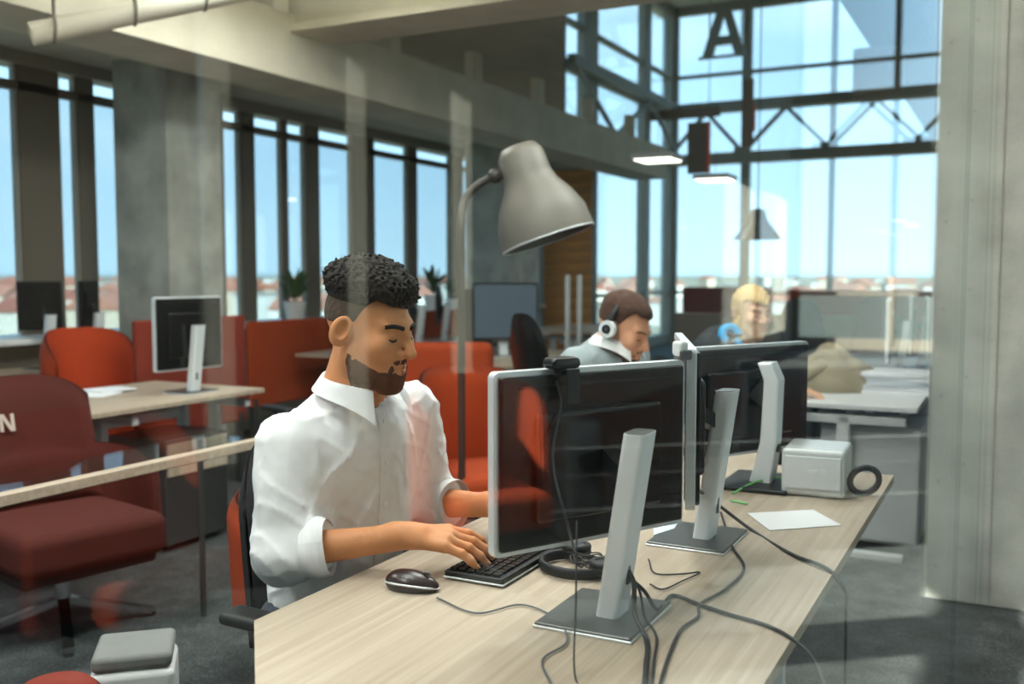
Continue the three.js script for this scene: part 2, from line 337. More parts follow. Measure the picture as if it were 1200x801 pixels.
// ---------------------------------------------------------------- the city beyond the windows
{
  struct('ground', 'distant plain around the town', 'ground', new THREE.PlaneGeometry(16000, 16000), std('#6d6658', 1), [0, -21, 0], [-Math.PI / 2, 0, 0]);
  const wallMats = ['#a8a096', '#b4b0aa', '#9a8c7d', '#8f8d8a'].map((c) => std(c, 0.9)), roofMats = ['#7d4c3c', '#744236', '#86594a', '#6b6865'].map((c) => std(c, 0.9));
  const roofG = (w, h, d) => { const g = ext(poly([[-w / 2 - 0.5, 0], [w / 2 + 0.5, 0], [0, h + 1.5]]), d + 1); g.translate(0, 0, -d / 2 - 0.5); return g; };
  const tones = ['cream', 'white', 'sand coloured', 'pale grey'];
  const protos = [];
  for (let k = 0; k < 8; k++) {
    const w = 12 + (k * 3.7) % 9, d = 12 + (k * 2.3) % 9, h = 7 + (k * 2.9) % 9, f = k % 4;
    const make = (pos, turn) => {
      const flatRoof = k % 4 === 3, o = thing('house', tones[f] + (flatRoof ? ' flat-roofed block' : ' house with a tiled roof') + ' in the distant town beyond the windows', 'house', pos, turn, tones[f] + ' houses of the town');
      put('wall', box(w, h, d), wallMats[f], o, [0, h / 2, 0]);
      if (flatRoof) put('roof', box(w + 0.8, 0.6, d + 0.8), roofMats[3], o, [0, h + 0.3, 0]); else put('roof', roofG(w, 3, d), roofMats[k % 3], o, [0, h, 0]);
      return o;
    };
    protos.push(make);
  }
  const taken = [], free = (p, r) => { if (taken.some((q) => Math.hypot(q.x - p.x, q.z - p.z) < r)) return false; taken.push(p); return true; };
  const place = (px0, px1, n, d0, d1) => { for (let i = 0; i < n; i++) { const d = d0 * Math.pow(d1 / d0, rnd()), p = atDepth(rr(px0, px1), 320, d), t = rr(0, 3.1), k = Math.floor(rnd() * 8); if (free(p, 25)) protos[k]([p.x, -21, p.z], t); } };
  place(-20, 175, 90, 260, 1700); place(255, 450, 90, 260, 1900); place(450, 600, 30, 400, 1900); place(690, 1100, 60, 420, 1900);
  const tree = new THREE.IcosahedronGeometry(4, 1), treeM = std('#5d6b45', 1);
  for (let i = 0; i < 40; i++) { const p = atDepth(i % 2 ? rr(-20, 170) : rr(260, 600), 320, rr(330, 900)); if (free(p, 20)) solo('tree', 'round green tree among the distant houses', 'tree', tree, treeM, [p.x, -18.5, p.z], [0, rr(0, 3), 0], 'trees of the town'); }
}
// ================================================================ furniture builders
const DESK = 0.74;
function legFrame(parent, x0, x1, z, h, mat = M.whiteMetal) {      // an inverted T leg of a bench desk
  put('leg', box(0.06, h - 0.05, 0.04, 0.004), mat, parent, [(x0 + x1) / 2 + 0.12, (h - 0.05) / 2 + 0.02, z]);
  put('leg', box(0.06, h - 0.05, 0.04, 0.004), mat, parent, [(x0 + x1) / 2 - 0.12, (h - 0.05) / 2 + 0.02, z]);
  put('foot_bar', box(x1 - x0 - 0.06, 0.03, 0.06, 0.004), mat, parent, [(x0 + x1) / 2, 0.017, z]);
  put('cross_beam', box(x1 - x0 - 0.06, 0.04, 0.04, 0.004), mat, parent, [(x0 + x1) / 2, h - 0.045, z]);
}
function desk(label, x0, x1, z0, z1, { legs = [0.12, 0.88], top = null, mat = M.oak } = {}) {
  const o = thing('office_desk', label, 'desk', [0, 0, 0]);
  const g = top ? flat(top, DESK - 0.024, 0.024) : metricUV(new RoundedBoxGeometry(x1 - x0, 0.024, z0 - z1, 2, 0.003).translate((x0 + x1) / 2, DESK - 0.012, (z0 + z1) / 2));
  put('tabletop', g, mat, o);
  for (const k of legs) legFrame(o, x0 + 0.02, x1 - 0.02, lerp(z0, z1, k), DESK - 0.03);
  put('cable_tray', box(0.14, 0.05, (z0 - z1) * 0.7, 0.005), M.white, o, [(x0 + x1) / 2, DESK - 0.12, (z0 + z1) / 2]);
  return o;
}
// a flat monitor; its stand foot is at the origin, the screen looks along -x before the turn of the panel
function monitor(label, x, z, { turn = 0, panelTurn = 0, dx = -0.06, dz = 0, w = 0.53, h = 0.322, bottom = 0.125, lean = 0.045, style = 'post', y = DESK, screen = M.screenOff, edge = M.silver, colH = 0.345, group } = {}) {
  const o = thing('monitor', label, 'monitor', [x, y, z], turn, group);
  const p = new THREE.Group(); p.name = 'panel'; p.position.set(dx, bottom + h / 2, dz); p.rotation.y = panelTurn; o.add(p);
  const sh = new THREE.Shape(), r = 0.012, a = w / 2, b = h / 2;
  sh.moveTo(-a + r, -b); sh.lineTo(a - r, -b); sh.quadraticCurveTo(a, -b, a, -b + r); sh.lineTo(a, b - r); sh.quadraticCurveTo(a, b, a - r, b); sh.lineTo(-a + r, b); sh.quadraticCurveTo(-a, b, -a, b - r); sh.lineTo(-a, -b + r); sh.quadraticCurveTo(-a, -b, -a + r, -b);
  const fr = ext(sh, 0.016, 0.0015); fr.translate(0, 0, -0.008); fr.rotateY(Math.PI / 2);
  put('bezel', fr, edge, p);
  put('back_cover', box(0.012, h - 0.016, w - 0.016, 0.005), M.blackGloss, p, [0.0135, 0, 0]);
  put('back_housing', box(0.022, h * 0.62, w * 0.66, 0.01), M.blackGloss, p, [0.024, -0.01, 0]);
  put('vent_slot', box(0.002, 0.004, w * 0.8), M.black, p, [0.0196, b - 0.028, 0]);
  put('screen', box(0.002, h - 0.03, w - 0.026), screen, p, [-0.0103, 0.002, 0]);
  if (style === 'post') {
    const base = put('base', box(0.18, 0.008, 0.215, 0.003), M.gun, o, [-0.015, 0.006, 0]);
    put('base_edge', box(0.184, 0.005, 0.219, 0.002), M.silver, base, [0, -0.0035, 0]);
    const s2 = new THREE.Shape(), c = 0.012, u = 0.021, q = 0.034;
    s2.moveTo(-u + c, -q); s2.lineTo(u - c, -q); s2.quadraticCurveTo(u, -q, u, -q + c); s2.lineTo(u, q - c); s2.quadraticCurveTo(u, q, u - c, q); s2.lineTo(-u + c, q); s2.quadraticCurveTo(-u, q, -u, q - c); s2.lineTo(-u, -q + c); s2.quadraticCurveTo(-u, -q, -u + c, -q);
    const cg = ext(s2, colH); cg.rotateX(-Math.PI / 2);
    const pa = cg.attributes.position; for (let i = 0; i < pa.count; i++) { const k = pa.getY(i) / colH; pa.setX(i, pa.getX(i) + lean * k); } cg.computeVertexNormals();
    const col = put('column', cg, M.silverPaint, o, [0, 0.009, 0]);
    const cap = ext(s2, 0.003); cap.rotateX(-Math.PI / 2); cap.scale(0.9, 1, 0.94);
    put('cap', cap, M.gun, col, [lean, colH - 0.0015, 0]);
    put('cable_slot', box(0.004, 0.05, 0.014, 0.0015), M.gun, col, [0.0205 + lean * 0.25, 0.085, 0.006]);
    put('mount', bar([lean * 0.8 - 0.018, colH * 0.8, 0], [dx + 0.03, bottom + h * 0.5, dz], 0.032, 0.032), M.black, o);
  } else {
    put('base', box(0.2, 0.014, 0.26, 0.006), M.black, o, [0, 0.007, 0]);
    const cg = ext(poly([[-0.02, 0], [0.03, 0], [0.045, 0.12], [0.05, 0.3], [0.03, 0.345], [0.0, 0.345], [0.018, 0.3], [0.01, 0.12]]), 0.07, 0.006); cg.translate(0, 0, -0.035);
    const col = put('column', cg, M.silverPaint, o, [0, 0.012, 0]);
    put('cable_hole', cyl(0.012, 0.012, 0.01, 16).scale(1, 1, 2).rotateZ(Math.PI / 2), M.black, col, [0.048, 0.1, 0.0]);
    put('mount', bar([0.02, 0.3, 0], [dx + 0.03, bottom + h * 0.5, dz], 0.06, 0.05), M.black, o);
  }
  return o;
}
function starBase(o, n, r, mat, casters) {
  for (let i = 0; i < n; i++) {
    const a = i * 2 * Math.PI / n + 0.4, c = Math.cos(a), s = Math.sin(a);
    const leg = put('leg', bar([0.02 * c, 0.11, 0.02 * s], [r * c, casters ? 0.065 : 0.02, r * s], 0.04, 0.025), mat, o);
    if (casters) put('caster', new THREE.TorusGeometry(0.018, 0.011, 8, 14), M.black, leg, [r * c, 0.03, r * s], [0, a, 0]);
    else put('foot', cyl(0.016, 0.018, 0.014, 10), M.black, leg, [r * c, 0.007, r * s]);
  }
}
function shell(w, h, d, th, wrap, lean, top) {                     // an upholstered curved back: a bent slab round a seat, open to -z... local front = +z
  const nu = 26, nv = 12, pos = [], idx = [], f = (u, v, t) => {
    const a = (u - 0.5) * wrap, rx = w / 2 + t, rz = d / 2 + t, hh = h * (1 - top * Math.pow(Math.abs(u - 0.5) * 2, 3));
    return [Math.sin(a) * rx, v * hh, -Math.cos(a) * rz - v * lean];
  };
  const grid = (t0) => { const s = pos.length / 3; for (let j = 0; j <= nv; j++) for (let i = 0; i <= nu; i++) { const v = j / nv, k = Math.sin(Math.min(1, (1 - v) * 6) * Math.PI / 2) * Math.sin(Math.min(1, Math.min(i, nu - i) / nu * 16) * Math.PI / 2) * 0.8 + 0.2; pos.push(...f(i / nu, v, t0 * k)); } return s; };
  const A = grid(th / 2), B = grid(-th / 2), R = nu + 1;
  for (let j = 0; j < nv; j++) for (let i = 0; i < nu; i++) { const a = j * R + i; idx.push(A + a, A + a + 1, A + a + R, A + a + 1, A + a + R + 1, A + a + R, B + a, B + a + R, B + a + 1, B + a + 1, B + a + R, B + a + R + 1); }
  const rim = (a, b) => idx.push(A + a, B + a, A + b, A + b, B + a, B + b);
  for (let i = 0; i < nu; i++) { rim(i, i + 1); rim(nv * R + i, nv * R + i + 1); } for (let j = 0; j < nv; j++) { rim(j * R, (j + 1) * R); rim(j * R + nu, (j + 1) * R + nu); }
  const g = new THREE.BufferGeometry(); g.setAttribute('position', new THREE.Float32BufferAttribute(pos, 3)); g.setIndex(idx); g.computeVertexNormals(); return metricUV(g);
}
function armchair(label, pos, turn, { mat = M.orange, w = 0.66, h = 0.42, high = 0, group, baseMat = M.chrome } = {}) {
  const o = thing('armchair', label, 'armchair', pos, turn, group);
  put('seat', box(w * 0.76, 0.16, 0.54, 0.05), mat, o, [0, 0.37, 0.04]);
  put('shell', shell(w, h, 0.56, 0.07, Math.PI * 1.25, 0.03, 0.25), mat, o, [0, 0.28, 0]);
  if (high) put('backrest', shell(w * 0.86, high, 0.5, 0.06, Math.PI * 0.62, 0.12, 0.18), mat, o, [0, 0.45, -0.03]);
  put('underseat', box(w * 0.7, 0.05, 0.5, 0.02), M.black, o, [0, 0.275, 0.0]);
  put('post', cyl(0.028, 0.028, 0.2, 16), baseMat, o, [0, 0.19, 0]);
  starBase(o, 4, 0.32, baseMat, false);
  return o;
}
function officeChair(label, pos, turn, { mat = M.blackMesh, backH = 0.56, backW = 0.47, lean = 0.09, arms = true, group, tall = 0.47 } = {}) {   // front = +z
  const o = thing('office_chair', label, 'chair', pos, turn, group);
  put('seat', box(0.48, 0.09, 0.47, 0.04), mat, o, [0, tall - 0.045, 0.02]);
  put('backrest', shell(backW, backH, 0.3, 0.04, Math.PI * 0.55, lean, 0.3), mat, o, [0, tall + 0.07, -0.08]);
  put('back_support', tube([[0, tall - 0.08, -0.1], [0, tall - 0.02, -0.28], [0, tall + 0.25, -0.3]], 0.02, 16, 8), M.black, o);
  if (arms) for (const s of [-1, 1]) {
    const arm = put('armrest', box(0.07, 0.03, 0.26, 0.014), M.black, o, [s * 0.29, tall + 0.2, 0.0]);
    put('arm_post', tube([[0, 0, -0.02], [0, -0.12, -0.03], [-s * 0.08, -0.23, 0]], 0.014, 14, 8), M.silverPaint, arm);
  }
  put('gas_lift', cyl(0.025, 0.03, tall - 0.2, 14), M.black, o, [0, (tall - 0.2) / 2 + 0.1, 0]);
  starBase(o, 5, 0.3, M.gun, true);
  return o;
}

// ================================================================ the desks
{ // the desk in front: it ends obliquely at the near end
  const c = ray(298, 740), k = c.x / c.z;
  desk('long pale oak desk at which the man in the white shirt types', -1.2, -0.32, -0.9, -3.7,
    { legs: [0.3, 0.76], top: [[-1.2, -1.2 / k], [-1.2, -3.75], [-0.75, -3.75], [-0.75, -3.2], [-0.325, -3.2], [-0.325, -0.75], [-0.325 * 2.1, -0.325 * 2.1 / k]] });
}
desk('white framed desk with paper stacks behind the concrete column', -1.3, -0.4, -4.85, -7.9, { legs: [0.012, 0.95], mat: M.white });
{
  const o = thing('drawer_cabinet', 'white drawer cabinet under the desk behind the concrete column', 'cabinet', [-0.62, 0, -5.22]);
  put('body', box(0.46, 0.56, 0.5, 0.006), M.white, o, [0, 0.34, 0]);
  put('door', box(0.45, 0.53, 0.016, 0.004), M.whiteMetal, o, [0, 0.34, 0.258]);
  put('plinth', box(0.42, 0.05, 0.46), M.black, o, [0, 0.033, 0]);
}
{
  const o = desk('pale oak desk by the window with a lone monitor on it', -4.45, -3.63, -2.2, -4.1, { legs: [0.56, 0.96] });
}
desk('oak desk behind the standing lamp by the far windows', -5.0, -4.4, -6.0, -9.4, {});
desk('oak desk with grey monitors under the far concrete column', -4.95, -3.9, -9.6, -11.2, {});
desk('white legged side desk next to the black leather chair', -3.75, -2.75, -5.9, -7.3, {});
{ // glass table with a pale wooden edge
  const o = thing('glass_table', 'glass table with a pale wooden edge rail', 'table', [0, 0, 0]);
  put('edge_rail', box(0.045, 0.035, 2.3, 0.005), M.oak, o, [-2.53, 0.725, -1.72]);
  put('tabletop', box(0.28, 0.01, 2.3), M.glass, o, [-2.69, 0.725, -1.72]);
  for (const z of [-0.64, -2.84]) for (const x of [-2.53, -2.85]) put('leg', cyl(0.012, 0.012, 0.71, 12), M.gun, o, [x, 0.355, z]);
}
// ================================================================ monitors on the desk in front
monitor('silver edged monitor with webcam, turned aside, in front of the man in white', -0.635, -1.625, { panelTurn: -0.497, dx: -0.06, dz: -0.045, w: 0.445, bottom: 0.128, lean: 0.05, colH: 0.333 });
monitor('second silver edged monitor seen edge-on beside the webcam monitor', -0.635, -2.21, { panelTurn: 0.36, dx: -0.026, dz: 0.09, bottom: 0.15, lean: 0.05 });
monitor('black monitor on a curved pale stand in front of the man with headphones', -0.66, -2.88, { panelTurn: -0.51, dx: -0.05, dz: 0.01, bottom: 0.09, style: 'curved' });
// on the desk behind the column
for (const [px, d, label] of [[1040, 5.6, 'silver edged monitor standing behind the paper stack'], [1066, 6.3, 'thin monitor seen edge-on, middle one behind the paper stack'], [1086, 5.9, 'narrow monitor seen edge-on next to the concrete column']]) {
  const p = atDepth(px, 400, d); monitor(label, p.x + 0.06, p.z, { panelTurn: 0.1, bottom: 0.12, h: 0.36, edge: M.whiteMetal });
}
// by the left window
monitor('silver edged monitor standing on the oak desk by the concrete column', -3.83, -3.78, { panelTurn: -0.12, dx: -0.03, bottom: 0.12, h: 0.38, w: 0.42 });
monitor('dark monitor on the window side, left of the orange shell chair', -5.62, -4.28, { panelTurn: -0.9, bottom: 0.25, w: 0.27, h: 0.32, edge: M.black });
monitor('small dark monitor against the window, right of the orange shell chair', -5.62, -4.66, { panelTurn: 0.35, bottom: 0.25, w: 0.22, h: 0.32, edge: M.black });
desk('narrow window side desk carrying two dark monitors', -5.88, -5.46, -2.9, -4.85, {});
monitor('grey-blue lit monitor before the far concrete column', ...[atDepth(590, 380, 7.4)].flatMap((p) => [p.x, p.z]), { turn: 2.3, bottom: 0.13, w: 0.5, h: 0.42, screen: new THREE.MeshStandardMaterial({ color: '#404a52', roughness: 0.4, emissive: '#4a5a66', emissiveIntensity: 0.28 }), edge: M.black });
for (const [px, d] of [[410, 7.4], [437, 7.9], [490, 8.3], [520, 9.0], [548, 9.6]]) { const p = atDepth(px, 380, d); monitor('black monitor in the row on the far window desks', p.x, p.z, { panelTurn: 0.5, bottom: 0.16, h: 0.34, edge: M.black, group: 'black monitors on the far desks' }); }

// ================================================================ things on the desk in front
{ // webcam on the monitor
  const p = atDepth(655, 430, 1.74), o = thing('webcam', 'black webcam clipped on top of the monitor', 'webcam', [p.x, p.y - 0.008, p.z], -0.497); o.scale.setScalar(0.82);
  put('body', box(0.05, 0.026, 0.075, 0.012), M.blackGloss, o, [0.01, 0.02, 0]);
  put('lens', cyl(0.011, 0.011, 0.01, 18).rotateZ(Math.PI / 2), M.black, o, [-0.018, 0.021, 0]);
  put('clip', box(0.006, 0.075, 0.035, 0.002), M.black, o, [0.034, -0.03, -0.012]);
  put('clip_foot', box(0.03, 0.008, 0.035, 0.002), M.black, o, [0.012, 0.0, -0.005]);
}
{
  const p = atDepth(797, 408, 1.93); const o = thing('screen_clip', 'small white clip on the top corner of the webcam monitor', 'clip', p.toArray(), -0.497);
  put('jaw', box(0.03, 0.03, 0.022, 0.008), M.white, o); put('hook', box(0.012, 0.02, 0.026, 0.004), M.gun, o, [0.016, -0.012, 0]);
}
{ // mouse
  const p = onHeight(483, 690, DESK), o = thing('computer_mouse', 'dark computer mouse with a silver band on the oak desk', 'mouse', [p.x, DESK, p.z], Math.PI / 2 + 0.18);
  const g = new THREE.SphereGeometry(1, 28, 18), a = g.attributes.position;
  for (let i = 0; i < a.count; i++) { let x = a.getX(i), y = a.getY(i), z = a.getZ(i); const e = Math.max(-0.42, y); a.setXYZ(i, x * 0.031 * (1 - 0.08 * z), (e + 0.42) * 0.027 * (1 - 0.18 * z), z * 0.056); } g.computeVertexNormals();
  put('shell', g, std('#2a1512', 0.3), o);
  const band = (s) => tube([[s * 0.0, 0.006, 0.0565], [s * 0.022, 0.012, 0.04], [s * 0.0318, 0.0165, 0.005], [s * 0.029, 0.017, -0.026], [s * 0.012, 0.014, -0.0525]], 0.0022, 24, 6);
  put('side_band', band(1), M.silver, o); put('side_band', band(-1), M.silver, o);
  put('scroll_wheel', new THREE.TorusGeometry(0.006, 0.003, 8, 16), M.gun, o, [0, 0.03, 0.03], [0, Math.PI / 2, 0]);
  put('side_button', box(0.003, 0.004, 0.012, 0.001), M.silver, o, [0.0305, 0.021, 0.008], [0, 0.1, 0]);
}
{ // keyboard, its short side towards the glass
  const p = onHeight(556, 681, DESK), o = thing('keyboard', 'slim black keyboard with silver rim under the webcam monitor', 'keyboard', [p.x + 0.005, DESK, p.z - 0.2], 0);
  put('case', box(0.135, 0.014, 0.43, 0.004), M.black, o, [0, 0.012, 0]);
  put('rim', box(0.139, 0.004, 0.434, 0.002), M.silver, o, [0, 0.006, 0]);
  const key = box(0.0155, 0.007, 0.0155, 0.002);
  for (let r = 0; r < 6; r++) for (let c = 0; c < 21; c++) put('key', key, M.blackGloss, o, [-0.05 + r * 0.0195, 0.0215, -0.2 + c * 0.02]);
  for (const z of [-0.18, 0.18]) put('foot', box(0.012, 0.012, 0.03), M.black, o, [0.06, 0.004, z]);
}
const D3 = (px, py, h = DESK + 0.004) => onHeight(px, py, h);
function cable(label, pts, r, mat, group) { const g = tube(pts, r, 90, 6); return solo('cable', label, 'cable', g, mat, [0, 0, 0], [0, 0, 0], group); }
cable('thin grey mouse cable winding over the oak desk', [D3(512, 700), D3(560, 718), D3(610, 708), D3(648, 722), D3(664, 752), D3(636, 772), D3(645, 800), D3(655, 830)], 0.0019, M.greyCable);
{
  const a = atDepth(652, 446, 1.735), b = atDepth(658, 470, 1.725), c = atDepth(648, 535, 1.70), d = atDepth(664, 610, 1.66), e = D3(690, 652, 0.765), f = D3(722, 655);
  cable('black webcam cable hanging down behind the monitor', [a, b, c, d, e, f], 0.0024, M.cable);
}
cable('thin cable hanging before the monitor stand to the desk edge', [atDepth(676, 610, 1.60), atDepth(675, 700, 1.55), D3(674, 792), D3(690, 815), D3(705, 830)], 0.0017, M.cable);
cable('thick black cable from the stand slot towards the glass', [[-0.602, 0.834, -1.618], [-0.588, 0.815, -1.608], [-0.578, 0.772, -1.585], D3(757, 748, 0.746), D3(757, 780, 0.746), D3(752, 830, 0.746)], 0.0045, M.cable);
cable('thin black cable beside the thick one at the stand', [[-0.601, 0.825, -1.622], [-0.582, 0.80, -1.62], [-0.568, 0.758, -1.61], D3(768, 742), D3(766, 775), D3(761, 825)], 0.0025, M.cable);
cable('long black cable sweeping over the desk to its right edge', [[-0.602, 0.815, -1.63], [-0.58, 0.79, -1.645], [-0.565, 0.757, -1.66], D3(790, 697), D3(815, 706), D3(850, 718), D3(905, 735), D3(945, 762), D3(965, 800), D3(968, 840)], 0.0035, M.cable);
cable('black power cable from the second monitor crossing the desk and hanging off its edge', [atDepth(816, 572, 2.05), D3(840, 590, 0.79), D3(880, 620), D3(930, 650), D3(972, 668), D3(988, 688, 0.72), onX(991, 720, -0.315), onX(991, 770, -0.315), onX(990, 830, -0.315)], 0.0042, M.cable);
cable('black cable looping down the middle of the desk', [D3(845, 600), D3(858, 640), D3(872, 665), D3(850, 690), D3(820, 708), D3(818, 722), D3(800, 735), D3(785, 765), D3(772, 805)], 0.003, M.cable);
cable('loose black loop of cable on the desk by the stand', [D3(760, 655), D3(770, 672), D3(800, 672), D3(820, 670), D3(800, 680), D3(775, 690), D3(762, 684)], 0.0018, M.cable);
cable('bright green network cable lying across the desk', [D3(858, 578), D3(890, 563, 0.76), D3(925, 560, 0.765), D3(952, 570, 0.75), D3(968, 578)], 0.003, M.green);
cable('short green cable end on the desk', [D3(856, 586), D3(866, 588), D3(876, 590)], 0.003, M.green);
solo('power_plug', 'black plug hanging from the power cable', 'plug', box(0.022, 0.05, 0.02, 0.006), M.black, D3(822, 586, 0.78).toArray(), [0.4, 0.3, 0.5]);
{ // headphones lying on the desk
  const p = D3(676, 668, DESK), o = thing('headphones', 'black headphones lying in a tangle of cable on the desk', 'headphones', [p.x, DESK, p.z], 0);
  const g = new THREE.TorusGeometry(0.078, 0.007, 8, 44, Math.PI * 1.25); g.rotateX(Math.PI / 2); g.scale(1, 1.7, 0.9);
  put('headband', g, M.rubber, o, [0, 0.014, 0], [0, -0.39, 0]);
  for (const [x, z] of [[0.072, 0.026], [-0.028, -0.064]]) { const c = put('ear_cup', new THREE.SphereGeometry(0.032, 20, 14).scale(1, 0.55, 1), M.black, o, [x, 0.022, z]); put('cushion', new THREE.TorusGeometry(0.024, 0.008, 8, 24), M.rubber, c, [0, 0.01, 0], [Math.PI / 2, 0, 0]); }
  const pts = []; for (let i = 0; i < 60; i++) { const a = i * 0.62; pts.push([0.03 + Math.cos(a) * (0.035 + 0.018 * Math.sin(i * 1.7)), 0.012 + 0.014 * Math.abs(Math.sin(i * 0.9)), -0.015 + Math.sin(a) * (0.03 + 0.016 * Math.cos(i * 1.3))]); }
  put('cord', tube(pts, 0.0015, 260, 5), M.cable, o);
}
solo('paper_sheet', 'loose white sheet of paper on the oak desk', 'paper', flat([D3(876, 600), D3(953, 596), D3(986, 614), D3(902, 620)].map((p) => [p.x, p.z]), DESK + 0.001, 0.0012), M.paper);
{
  const q = [D3(765, 612), D3(790, 604), D3(799, 608), D3(790, 622), D3(766, 630)].map((p) => [p.x, p.z]);
  const o = thing('notepad', 'small white notepad between the monitor stands', 'notepad'); put('pages', flat(q, DESK, 0.01), M.paper, o); put('cover', flat(q, DESK + 0.01, 0.001), std('#d9e4ee', 0.6), o);
}
{ // white small computer box
  const p = onHeight(938, 580, DESK), o = thing('desktop_computer', 'white compact computer box at the far end of the oak desk', 'computer', [p.x + 0.03, DESK, p.z - 0.08], 0.05);
  put('case', box(0.17, 0.13, 0.2, 0.012), M.whiteMetal, o, [0, 0.068, 0]);
  put('front', box(0.15, 0.09, 0.006, 0.002), M.silverPaint, o, [0, 0.07, 0.102]);
  put('port', box(0.02, 0.008, 0.003), M.paper, o, [0.0, 0.075, 0.106]); put('port', box(0.012, 0.012, 0.003), M.paper, o, [0.03, 0.075, 0.106]);
  put('cable_coil', new THREE.TorusGeometry(0.04, 0.009, 8, 24), M.cable, o, [0.13, 0.045, 0.02], [0.3, 0.4, 0]);
}
{ // stacks of paper on the desk behind the column
  const p = onHeight(1050, 466, DESK);
  for (let i = 0; i < 5; i++) solo('paper_stack', 'white stack of papers piled on the desk behind the column', 'paper', box(0.40 - (i % 3) * 0.03, 0.022, 0.3 - (i % 2) * 0.02, 0.003), i === 2 ? std('#cdd6dc', 0.7) : M.paper, [p.x + 0.01 * (i % 2), DESK + 0.012 + i * 0.023, p.z - 0.25], [0, (i % 3) * 0.08 - 0.06, 0], 'papers in the pile');
}
{ // beige jacket heaped on the desk
  const p = atDepth(1005, 462, 5.2), g = new THREE.SphereGeometry(1, 36, 24), a = g.attributes.position;
  for (let i = 0; i < a.count; i++) { const v = V(a.getX(i), a.getY(i), a.getZ(i)), n = 1 + 0.3 * fbm(v.x * 2 + 4, v.y * 2, v.z * 2, 4); const up = Math.max(-0.25, v.y); a.setXYZ(i, v.x * 0.25 * n * (1 - 0.55 * Math.max(0, v.y)), (up + 0.25) * 0.2 * n, v.z * 0.16 * n * (1 - 0.4 * Math.max(0, v.y))); } g.computeVertexNormals();
  const o = thing('jacket', 'beige jacket heaped on the desk behind the white computer', 'jacket', [p.x - 0.13, DESK, p.z + 0.02], 0.3); put('cloth', metricUV(g), M.beige, o);
  put('sleeve', tube([[-0.05, 0.14, 0.08], [-0.2, 0.07, 0.12], [-0.32, 0.035, 0.06]], 0.042, 20, 10), M.beige, o);
}
// ================================================================ things on the left desks
for (const [px, py, l, k] of [[108, 463, 'open white brochure lying on the window desk', 0], [128, 459, 'folded white leaflet lying on top of the brochure', 1]]) { const p = onHeight(px, py, DESK); solo('brochure', l, 'paper', box(0.22 - k * 0.03, 0.008, 0.2, 0.002), M.paper, [p.x, DESK + 0.005 + k * 0.009, p.z], [0, 0.35 - k * 0.5, 0]); }
{
  const o = thing('pedestal_drawer', 'grey pedestal with a pale drawer beneath the window desk', 'cabinet', [-3.86, 0, -3.62]);
  put('body', box(0.42, 0.52, 0.42, 0.006), M.gun, o, [0, 0.29, 0]); const d = put('drawer', box(0.012, 0.16, 0.4, 0.003), M.oak, o, [0.214, 0.45, 0]); put('handle', box(0.01, 0.012, 0.16, 0.003), M.gun, d, [0.008, 0.03, 0]);
  for (const s of [-1, 1]) put('caster', cyl(0.02, 0.02, 0.03, 12).rotateX(Math.PI / 2), M.black, o, [0.15, 0.02, s * 0.15]);
}
{
  const o = thing('computer_tower', 'black computer tower under the window desk', 'computer', [-3.9, 0, -2.9]);
  put('case', box(0.42, 0.42, 0.18, 0.008), M.black, o, [0, 0.22, 0]); put('front_panel', box(0.012, 0.4, 0.16, 0.004), M.blackGloss, o, [0.214, 0.22, 0]); put('power_button', cyl(0.008, 0.008, 0.006, 12).rotateZ(Math.PI / 2), std('#ff7a40', 0.4), o, [0.222, 0.36, 0.04]);
}
// orange screens along the desks
function screenPanel(label, a, b, y0, y1, mat) {
  const L = Math.hypot(b[0] - a[0], b[1] - a[1]), o = thing('desk_screen', label, 'screen', [(a[0] + b[0]) / 2, 0, (a[1] + b[1]) / 2], Math.atan2(-(b[1] - a[1]), b[0] - a[0]));
  put('panel', box(L, y1 - y0, 0.04, 0.015), mat, o, [0, (y0 + y1) / 2, 0]);
  for (const s of [-1, 1]) put('bracket', box(0.04, y0 + 0.06, 0.05, 0.004), M.gun, o, [s * (L / 2 - 0.06), (y0 + 0.06) / 2, 0]);
  return o;
}
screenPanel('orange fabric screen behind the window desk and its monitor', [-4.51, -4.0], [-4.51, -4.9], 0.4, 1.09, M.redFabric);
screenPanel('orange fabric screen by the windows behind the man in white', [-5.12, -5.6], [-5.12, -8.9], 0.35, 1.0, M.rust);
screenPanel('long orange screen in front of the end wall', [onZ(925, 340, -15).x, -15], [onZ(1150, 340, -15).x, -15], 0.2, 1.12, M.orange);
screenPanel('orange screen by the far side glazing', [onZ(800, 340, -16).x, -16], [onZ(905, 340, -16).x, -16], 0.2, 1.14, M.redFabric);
screenPanel('dark low screen behind the woman', [-3.0, -9.3], [-0.9, -9.3], 0.2, 0.98, M.steelDark);
// ================================================================ lounge and task chairs
{
  const p = onHeight(60, 728, 0); const a = armchair('dark red high-backed armchair on a chrome star base beyond the glass table', [p.x + 0.1, 0, p.z + 0.02], 1.35, { mat: M.maroon, w: 0.74, h: 0.39, high: 0.5, baseMat: M.chrome });
  const g = new TextGeometry('N', { font, size: 0.07, depth: 0.004, curveSegments: 3 }); put('lettering', g, std('#c9b8ae', 0.8), a, [-0.1, 0.74, -0.285], [-0.2, 0.1, 0]);
}
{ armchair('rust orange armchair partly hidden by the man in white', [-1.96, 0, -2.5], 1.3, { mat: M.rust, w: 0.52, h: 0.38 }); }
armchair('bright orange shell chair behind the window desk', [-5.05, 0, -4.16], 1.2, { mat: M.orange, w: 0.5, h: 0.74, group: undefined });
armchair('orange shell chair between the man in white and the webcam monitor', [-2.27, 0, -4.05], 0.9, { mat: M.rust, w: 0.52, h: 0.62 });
armchair('orange armchair in the corridor beside the partition', [1.86, 0, -3.7], -0.9, { mat: M.orange, w: 0.56, h: 0.62 });
